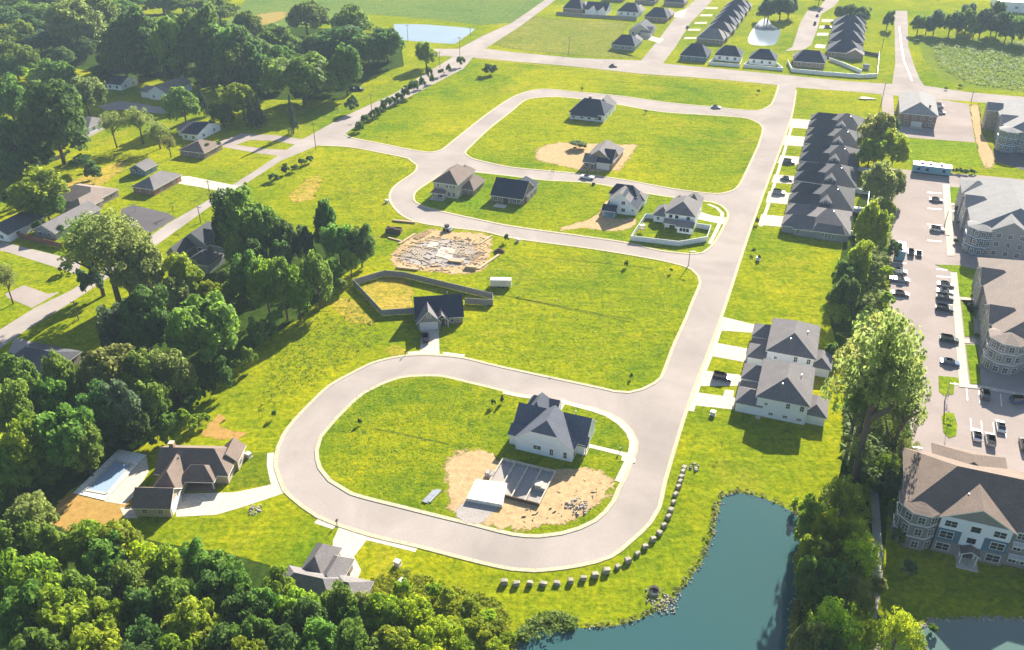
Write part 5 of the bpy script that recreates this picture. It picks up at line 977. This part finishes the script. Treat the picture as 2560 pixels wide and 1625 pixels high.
fence('board_fence', 'dark fence across the yard beside the curved street row', [(2153,134),(2196,142)], 1.8, 'wood')
fence('board_fence', 'pale diagonal fence behind the long far road fence', [(2072,152),(2110,166),(2153,184)], 1.8, 'fwhite')
fence('board_fence', 'long grey fence along the back of the far left houses', [(1391,37),(1460,43),(1531,47),(1591,52)], 2.0, 'fgrey')
fence('vinyl_fence', 'white low fence in front of the middle navy far house', [(1788,148),(1771,162),(1849,168),(1855,153)], 1.6, 'fwhite')
fence('vinyl_fence', 'white low fence in front of the navy house near the small pond', [(1868,160),(1858,168),(1957,177),(1940,163)], 1.6, 'fwhite')
fence('board_fence', 'red brown board fence beside the dark roofed house at the left edge', [(-60,560),(0,580),(70,600),(158,622)], 1.9, 'fred')
fence('board_fence', 'weathered fence on the slope above the tan house', [(62,430),(120,408),(165,392)], 1.6, 'fgrey')
for i, (a, c) in enumerate([((2125,530),(2119,588)), ((2134,482),(2127,527)), ((2146,428),(2138,478))]):
    A = Vector(G(*a)); B_ = Vector(G(*c)); k = Vector(W(5.2, 0)) - Vector(W(0, 0))
    fence('vinyl_fence', 'white fence of a small row house back yard, %s from the near end' % ORD[i], [B_, B_ + k, A + k, A], 1.7, 'fwhite', world=True)

# ---------------------------------------------------------------- poles, lamps, boxes, stones
def pole(x, y, yt, label, arm=True, lamp=False):
    X, Y = G(x, y); lo, hi = 2, 40
    for _ in range(40):
        m = (lo + hi) / 2
        if PX(X, Y, m)[1] > yt: lo = m
        else: hi = m
    h = min(max(lo, 5), 13); r = empty('street_lamp' if lamp else 'utility_pole', (X, Y, 0), -R(NB if lamp else 18), label=label, cat='street lamp' if lamp else 'utility pole')
    b = MB(); b.tube((0, 0, 0), (0, 0, h), .17, .11, 8); b.build('pole', M['steel' if lamp else 'wood'], r)
    if lamp:
        b = MB(); b.box(-.05, 1.3, -.05, .05, h - .12, h); b.build('arm', M['steel'], r); b = MB(); b.box(.7, 1.7, -.3, .3, h - .05, h + .12); b.build('lamp_head', M['black'], r)
    elif arm:
        b = MB(); b.box(-1.2, 1.2, -.07, .07, h - .7, h - .55); b.build('cross_arm', M['wood'], r)
        for s in (-1.05, 0, 1.05): b = MB(); b.tube((s, 0, h - .55), (s, 0, h - .3), .06, .04, 6); b.build('insulator', M['rock'], r)
    return r, h
UP = []
for x, y, yt, lb in [(197,800,752,'utility pole on the mown lawn at lower left'),(502,556,514,'utility pole beside the dark gabled house among trees'),(524,482,462,'utility pole beside the grey brick ranch house driveway'),(790,374,306,'utility pole at the left road junction'),(930,285,234,'utility pole beyond the hedge on the left road'),(1100,168,128,'thin utility pole near the far crossroads'),(1150,150,53,'tall utility pole at the far crossroads'),(1020,104,61,'utility pole on the bank of the pale far pond'),(1176,90,76,'utility pole at the right end of the pale far pond'),(1422,136,92,'utility pole in the tan field beside the far road'),(2202,264,205,'utility pole beside the clubhouse driveway'),(2428,252,232,'utility pole at the far road near the clubhouse lot'),(630,214,180,'utility pole in the shade among the upper trees'),(2205,120,60,'utility pole beside the far north road')]:
    UP.append((pole(x, y, yt, lb), x))
pole(2256,1205,1117,'dark headed street lamp beside the blue gabled apartment block', lamp=True); pole(2362,1002,958,'street lamp at the lower end of the parking grass island', lamp=True); pole(2362,560,528,'street lamp beside the upper apartment walkway', lamp=True); pole(1721,664,645,'street lamp on the corner of the big open meadow', lamp=True);
def wires(i, j):
    (a, ha), _ = UP[i]; (c, hc), _ = UP[j]; b = MB()
    for s in (-1.05, 0, 1.05):
        p = Vector((a.location.x + s * .95, a.location.y - s * .3, ha - .3)); q = Vector((c.location.x + s * .95, c.location.y - s * .3, hc - .3)); pr = p
        for k in range(1, 9):
            t = k / 8; m = p.lerp(q, t); m.z -= 4 * t * (1 - t) * .9; b.tube(pr, m, .025, .025, 4, cap=False); pr = m
    return b
for i, j, lb in ((1, 2, 'sagging power lines over the left road beside the ranch house'), (2, 3, 'sagging power lines from the ranch house pole to the road junction'), (3, 4, 'sagging power lines over the left road beside the dark hedge'), (4, 6, 'sagging power lines from the hedge to the far crossroads')):
    wires(i, j).build('power_line', M['black'], label=lb, cat='power line')
def small(name, label, cat, px, parts, rz=0, group=None, z=0):
    X, Y = G(*px); r = empty(name, (X, Y, z), R(rz), label=label, cat=cat, group=group)
    for nm, mt, boxes in parts:
        b = MB()
        for q in boxes: b.box(*q)
        b.build(nm, M[mt], r)
    return r
MAIL = [('post', 'wood', [(-.06, .06, -.06, .06, 0, 1.0)]), ('box', 'black', [(-.14, .14, -.32, .32, 1.0, 1.3)])]
for x, y, lb in [(843,1312,'dark mailbox left of the lower driveway apron'),(1550,1131,'dark mailbox beside the farmhouse walkway'),(1264,600,'dark mailbox on the kerb right of the lumber site'),(1475,468,'mailbox across the street from the new brick house'),(1380,432,'mailbox at the kerb of the bare dirt lot'),(2003,298,'mailbox at the far end of the row house drives'),(1014,888,'mailbox at the driveway of the gabled house'),(968,349,'dark post standing in the upper meadow beside the entry road')]: small('mailbox', lb, 'mailbox', (x, y), MAIL, -20)
UB = [('cabinet', 'cream', [(-.55, .55, -.45, .45, .1, 1.0)]), ('lid', 'fwhite', [(-.6, .6, -.5, .5, 1.0, 1.07)]), ('base', 'conc', [(-.7, .7, -.6, .6, 0, .1)])]
for x, y, lb in [(1782,1037,'white utility cabinet on the lawn below the duplex drives'),(622,1142,'white utility cabinet on the lawn right of the pool house'),(994,1412,'cream utility cabinet on the grass right of the lower driveway'),(1007,1460,'small utility cabinet nearest the lower woods edge'),(968,506,'white utility cabinet left of the road bend above the lumber site'),(1895,650,'small utility cabinet on the grass below the row houses'),(1295,604,'pale utility cabinet on the kerb across from the brick house')]: small('utility_cabinet', lb, 'utility cabinet', (x, y), UB, -30)
def stone_mesh(seed):
    import bmesh
    rr = random.Random(seed); bm = bmesh.new(); bmesh.ops.create_cube(bm, size=1); bmesh.ops.bevel(bm, geom=bm.edges[:], offset=.12, segments=1, affect='EDGES')
    for v in bm.verts: v.co += Vector((rr.uniform(-.10, .10), rr.uniform(-.10, .10), rr.uniform(-.12, .08))); v.co.z += .48
    me = bpy.data.meshes.new('stone_block'); bm.to_mesh(me); bm.free(); me.materials.append(M['stone']); return me
STM = [stone_mesh(i) for i in range(5)]
SB = [(1260,1453),(1291,1457),(1324,1456),(1358,1456),(1392,1454),(1426,1450),(1458,1443),(1487,1436),(1516,1425),(1544,1413),(1569,1399),(1593,1381),(1612,1364),(1632,1346),(1648,1329),(1659,1311),(1670,1290),(1677,1272),(1683,1253),(1688,1233),(1695,1215),(1699,1203),(1703,1190),(1707,1178),(1710,1166)]
for i, p in enumerate(SB):
    X, Y = G(p[0], p[1] + 6); o = bpy.data.objects.new('stone_block', STM[i % 5]); C.objects.link(o); o.location = (X, Y, 0); o.scale = (1.12 * random.uniform(.85, 1.15), .95 * random.uniform(.85, 1.15), .85 * random.uniform(.8, 1.2)); o.rotation_euler = (0, 0, R(random.uniform(-15, 15) + (i * 2.5 if i > 6 else 0)))
    tag(o, 'pale square stone block, %s from the left end of the curved row' % ORD[i], 'stone block', 'curved row of stone blocks between the road and the pond')
def pile(name, label, px, n, sp, lo, hi, mat='rock', cat='rock pile', z=0):
    rr = random.Random(n + int(px[0])); b = MB(); X, Y = G(*px)
    for _ in range(n):
        a = rr.uniform(0, 6.28); d = sp * math.sqrt(rr.random()); s = rr.uniform(lo, hi); x, y = d * math.cos(a), d * math.sin(a); k = rr.randint(5, 7); ph = rr.random()
        base = [(x + s * math.cos(6.28 * (i + ph) / k) * rr.uniform(.7, 1.2), y + s * math.sin(6.28 * (i + ph) / k) * rr.uniform(.7, 1.2)) for i in range(k)]; zt = s * rr.uniform(.6, 1.3)
        i0 = len(b.v); b.v += [(*p, -.05) for p in base] + [(x + (p[0] - x) * .55, y + (p[1] - y) * .55, zt) for p in base]
        b.f.append(tuple(range(i0 + k, i0 + 2 * k))); b.m.append(0)
        for q in range(k): b.f.append((i0 + q, i0 + (q + 1) % k, i0 + k + (q + 1) % k, i0 + k + q)); b.m.append(0)
    o = b.build(name, M[mat], fix=True); o.location = (X, Y, z); return tag(o, label, cat)
pile('rubble_pile', 'heap of broken rubble on the sand beside the open foundation', (1445,1268), 60, 2.6, .12, .4, 'rock', z=.12); pile('rock_outfall', 'ring of pale rocks round a dark drain at the pond bank', (1640,1492), 46, 2.2, .1, .28, 'rock'); pile('rock_outfall', 'fan of pale rocks running from the drain into the pond', (1662,1512), 90, 2.4, .1, .3, 'stone')
pile('gravel_heap', 'small heap of stones on the lawn beside the pool house driveway', (640,1275), 30, 1.6, .1, .35, 'rock'); pile('rubble_pile', 'scattered stones at the top of the curved stone row', (1735,1168), 14, 1.3, .2, .45, 'stone')
X, Y = G(1635, 1480); b = MB(); b.tube((0, 0, .1), (0, 0, .75), .95, .95, 18, 0, False); b.poly([(.93 * math.cos(k * .349), .93 * math.sin(k * .349), .12) for k in range(18)], 1); o = b.build('storm_drain', [M['conc'], M['black']]); o.location = (X, Y, 0); tag(o, 'round concrete drain with dark opening at the pond bank', 'drain')
def rocks(name, pts, n, label):
    rr = random.Random(n); b = MB()
    for (x, y) in along(pts, n, .5, -.6):
        s = rr.uniform(.10, .30); z = s * rr.uniform(.5, 1.1); k = 5; base = [(x + s * math.cos(1.256 * i) * rr.uniform(.7, 1.2), y + s * math.sin(1.256 * i) * rr.uniform(.7, 1.2)) for i in range(k)]; i0 = len(b.v)
        b.v += [(*p, -.05) for p in base] + [(x + (p[0] - x) * .5, y + (p[1] - y) * .5, z) for p in base]; b.f.append(tuple(range(i0 + k, i0 + 2 * k))); b.m.append(0)
        for q in range(k): b.f.append((i0 + q, i0 + (q + 1) % k, i0 + k + (q + 1) % k, i0 + k + q)); b.m.append(0)
    b.build(name, M['rock'], kind='stuff', label=label)
rocks('bank_rocks', [tuple(p) for p in PW], 300, 'pale stones lining the bank of the teal pond'); rocks('bank_rocks', [tuple(p) for p in PW2], 700, 'grey riprap stones lining the bank of the blue pond')

# ---------------------------------------------------------------- swimming pool
u, v = UV(262, 1250); p = [UV(*q) for q in ((297,1124),(366,1138),(262,1252),(183,1233))]; q2 = [UV(*q) for q in ((287,1153),(331,1162),(268,1236),(212,1226))]
wp = [Vector(W(*a)) for a in p]; wq = [Vector(W(*a)) for a in q2]; o0 = wp[2]
t = empty('swimming_pool', (o0.x, o0.y, 0), label='blue swimming pool with white concrete deck beside the brown roofed house', cat='swimming pool')
b = MB(); b.prism([((a - o0).x, (a - o0).y) for a in wp], 0, .12); b.build('deck', M['slab'], t)
b = MB(); b.poly([((a - o0).x, (a - o0).y, .155) for a in wq]); b.build('water', M['pool'], t)
for i in range(4):
    a, c = wq[i] - o0, wq[(i + 1) % 4] - o0; b = MB(); d = (c - a).normalized(); n = Vector((d.y, -d.x)) * .25; b.prism([((a + n).x, (a + n).y), ((c + n).x, (c + n).y), ((c - n).x, (c - n).y), ((a - n).x, (a - n).y)], .12, .22); b.build('coping', M['conc'], t)
flat('patio', wpts([(366,1140),(372,1180),(335,1240),(312,1262),(262,1254)]), .05, M['conc']); flat('patio', wpts([(300,1270),(340,1266),(345,1296),(312,1296)]), .05, M['conc'])

# ---------------------------------------------------------------- building sites
A = [Vector(UV(*q)) for q in ((1257,1153),(1390,1180))]; u0, v1 = A[0]; u1 = A[1].x; v0 = UV(1330, 1262)[1]; zb = .12
f = empty('house_foundation', (*W(u0, v0), zb), -R(NB), label='open concrete house foundation with parallel walls beside the white farmhouse', cat='foundation'); wdt, dep = u1 - u0, v1 - v0
for x in [wdt * k / 4 for k in range(5)]: b = MB(); b.box(x - .12, x + .12, 0, dep, 0, .75); b.build('foundation_wall', M['conc'], f)
for y in (0, dep): b = MB(); b.box(-.12, wdt + .12, y - .13, y + .13, 0, .77 if y else .74); b.build('foundation_wall', M['conc' if y else 'mulch'], f)
for k in range(4): b = MB(); b.box(wdt * k / 4 + .14, wdt * (k + 1) / 4 - .14, .14, dep - .14, 0, .12); b.build('gravel_bed', M['gravel'], f)
sq = [UV(*q, z=.9) for q in ((1166,1246),(1190,1198),(1268,1208),(1256,1262))]; b = MB(); b.prism([(p[0] - u0, p[1] - v0) for p in sq], 0, .84); b.build('garage_slab', M['slab'], f)
small('block_stack', 'stack of pale concrete blocks inside the foundation wall', 'block stack', (1352,1222), [('block_stack', 'conc', [(-1.2, 1.2, -.9, .9, 0, .9), (-1.15, .3, -.85, .85, .9, 1.2)])], -20, z=.2)
small('block_stack', 'stack of grey blocks at the left end of the foundation', 'block stack', (1225,1190), [('block_stack', 'rock', [(-.9, .9, -.7, .7, 0, .8), (-.9, .1, -.7, .6, .8, 1.1)])], -20, z=.14)
small('sheet_stack', 'pale stack of metal sheets lying on the grass left of the sand', 'sheet stack', (1080,1242), [('sheet', 'steel', [(-.5, .5, -2.2, 2.2, 0, .12), (-.1, .8, -1.8, 2.4, .12, .2), (-.8, .2, -2.4, 1.6, .2, .26)])], -30, z=.1)
def lumber(px, label, n, l, rz, layers=3, mat='lumber', z=.03):
    rr = random.Random(int(px[0])); boxes = []
    for k in range(layers):
        for i in range(n): y = (i - n / 2) * .22; dx = rr.uniform(-.3, .3); boxes.append((-l / 2 + dx, l / 2 + dx, y, y + .17, k * .17, k * .17 + .14))
    small('lumber_stack', label, 'lumber stack', px, [('plank', mat, boxes)], rz, z=z)
for px, lb, n, l, rz, ly in [((1020,672),'lumber stack at the front left of the lumber site',6,7,-14,3),((1000,684),'second lumber stack in front of the lumber site, nearest the fence corner',4,6,-14,2),((1140,655),'lumber stack beside the white slab of the lumber site',8,4,-14,4),((1178,672),'lumber stack with dark shadow at the front right of the site',6,3.4,-14,6),((1018,598),'row of boards at the back left of the lumber site',4,9,60,2),((1010,555),'long pale boards beside the road bend',4,8,-14,3),((990,600),'bent row of boards left of the lumber site',3,6,-30,2),((1215,600),'pale boards at the back right corner of the lumber site',3,7,58,2),((1222,655),'long pale boards along the right side of the lumber site',4,12,58,2),((1090,665),'scattered boards in front of the white slab',3,3,10,2)]: lumber(px, lb, n, l, rz, ly)
def frame(px, label, n, l, wd2, rz, h=.16):
    boxes = [(-l / 2, l / 2, -wd2 / 2, -wd2 / 2 + .1, .1, .1 + h), (-l / 2, l / 2, wd2 / 2 - .1, wd2 / 2, .1, .1 + h)] + [(-l / 2 + l * k / n - .04, -l / 2 + l * k / n + .06, -wd2 / 2, wd2 / 2, .1, .1 + h) for k in range(n + 1)]
    small('wall_frame', label, 'wall frame', px, [('stud', 'lumber', boxes)], rz, z=.03)
for px, lb, n, l, w2, rz in [((1056,588),'wooden wall frame lying at the back of the lumber site',8,7,2.4,58),((1030,630),'wooden floor framing on the left half of the lumber site',10,9,8,-20),((1155,625),'wooden floor framing on the right half of the lumber site',9,8,8,-20),((1085,600),'wooden wall frame lying left of the white slab',6,5,2.4,-20),((1190,640),'wooden wall frame leaning flat at the right of the site',7,6,2.4,60)]: frame(px, lb, n, l, w2, rz)
conc([(1088,640),(1104,618),(1140,624),(1126,652)], .16, 'conc', 'concrete_slab'); conc([(1066,618),(1078,600),(1100,604),(1090,620)], .14, 'conc', 'concrete_slab')
def debris(name, px, n, seed, label, z, k=1.0):
    rr = random.Random(seed); b = MB()
    for (x, y) in inpoly(wpts(px), n, seed):
        l, ww_, a = k * rr.uniform(.4, 2.2), k * rr.uniform(.06, .3), rr.uniform(0, 3.14); d = Vector((math.cos(a), math.sin(a))) * l / 2; q = Vector((-d.y, d.x)).normalized() * ww_ / 2; p = Vector((x, y))
        b.prism([tuple(p + d + q), tuple(p - d + q), tuple(p - d - q), tuple(p + d - q)], z, z + rr.uniform(.06, .22), rr.randrange(4))
    b.build(name, [M['lumber'], M['wood'], M['wood'], M['lumber']], kind='stuff', label=label)
debris('site_debris', [(985,640),(1045,590),(1220,595),(1215,660),(1130,682),(1000,670)], 420, 21, 'scattered boards and offcuts all over the lumber site', .03)
debris('site_debris', [(1380,1180),(1500,1190),(1520,1225),(1440,1295),(1300,1310),(1260,1280),(1400,1250)], 40, 22, 'few scraps lying on the sand beside the open foundation', .13, .4)
small('dumpster', 'dark open dumpster left of the road bend by the lumber site', 'dumpster', (985,582), [('wall', 'ddark', [(-2.6, 2.6, -1.1, -1.0, .2, 1.8), (-2.6, 2.6, 1.0, 1.1, .2, 1.8), (-2.6, -2.5, -1.0, 1.0, .2, 1.8), (2.5, 2.6, -1.0, 1.0, .2, 1.8)]), ('debris', 'mulch', [(-2.5, 2.5, -1.0, 1.0, .2, 1.5), (-1.5, .5, -.7, .7, 1.5, 2.0)])], -10)
small('skid_loader', 'small pale skid loader at the kerb of the lumber site', 'skid loader', (1118,576), [('body', 'csilver', [(-1.3, 1.2, -.7, .7, .4, 1.2)]), ('cab', 'black', [(-.7, .5, -.6, .6, 1.2, 2.1)]), ('wheel', 'tyre', [(-1.1, -.4, -.9, -.7, 0, .75), (.3, 1.0, -.9, -.7, 0, .75), (-1.1, -.4, .7, .9, 0, .75), (.3, 1.0, .7, .9, 0, .75)]), ('bucket', 'steel', [(1.3, 1.9, -.9, .9, .1, .7)])], -30, z=.03)
small('brush_pile', 'dark pile of dirt at the right edge of the lumber site', 'dirt pile', (1248,630), [('heap', 'mulch', [(-1.4, 1.4, -1.1, 1.1, 0, .5), (-.9, 1.0, -.8, .7, .5, .9), (-.5, .5, -.4, .4, .9, 1.3)])], 20)
small('material_pallet', 'dark stack on the kerb behind the new white house', 'pallet', (1484,462), [('pallet', 'wood', [(-.6, .6, -.5, .5, 0, .15)]), ('load', 'black', [(-.55, .55, -.45, .45, .15, 1.0)])], -20)
small('play_set', 'small dark play set in the yard of the corner house', 'play set', (1604,580), [('post', 'wood', [(-.8, -.7, -.8, -.7, 0, 2.4), (.7, .8, -.8, -.7, 0, 2.4), (-.8, -.7, .7, .8, 0, 2.4), (.7, .8, .7, .8, 0, 2.4)]), ('platform', 'wood', [(-.85, .85, -.85, .85, 1.2, 1.3)]), ('roof', 'black', [(-1, 1, -1, 1, 2.4, 2.5)])], 10, z=.1)
small('garden_shed', 'small dark shed in the yard behind the long far road fence', 'shed', (2164,172), [('wall', 'greyw', [(-1.6, 1.6, -1.3, 1.3, 0, 2.2)]), ('roof', 'rdark', [(-1.8, 1.8, -1.5, 1.5, 2.2, 2.5)])], -20)
small('construction_pile', 'pile of boards and rubble in the lot corner by the clubhouse', 'material pile', (2168,248), [('pile', 'lumber', [(-3, 3, -.4, .4, 0, .5), (-2, 4, .8, 1.4, 0, .4), (-4, 0, -1.6, -1.0, 0, .6)]), ('sheet', 'rock', [(-3, 1, 1.8, 3.0, 0, .3)])], -20)

# ---------------------------------------------------------------- the air
b = MB(); b.box(-2600, 2600, -400, 3300, -1.2, 135); hz = b.build('haze', [], kind='stuff'); m = bpy.data.materials.new('haze_air'); m.use_nodes = True; n = m.node_tree; n.nodes.clear()
out = n.nodes.new('ShaderNodeOutputMaterial'); pv = n.nodes.new('ShaderNodeVolumePrincipled'); pv.inputs['Color'].default_value = (.64, .82, 1, 1); pv.inputs['Density'].default_value = .00012; pv.inputs['Anisotropy'].default_value = .1
n.links.new(pv.outputs[0], out.inputs['Volume']); hz.data.materials.append(m)
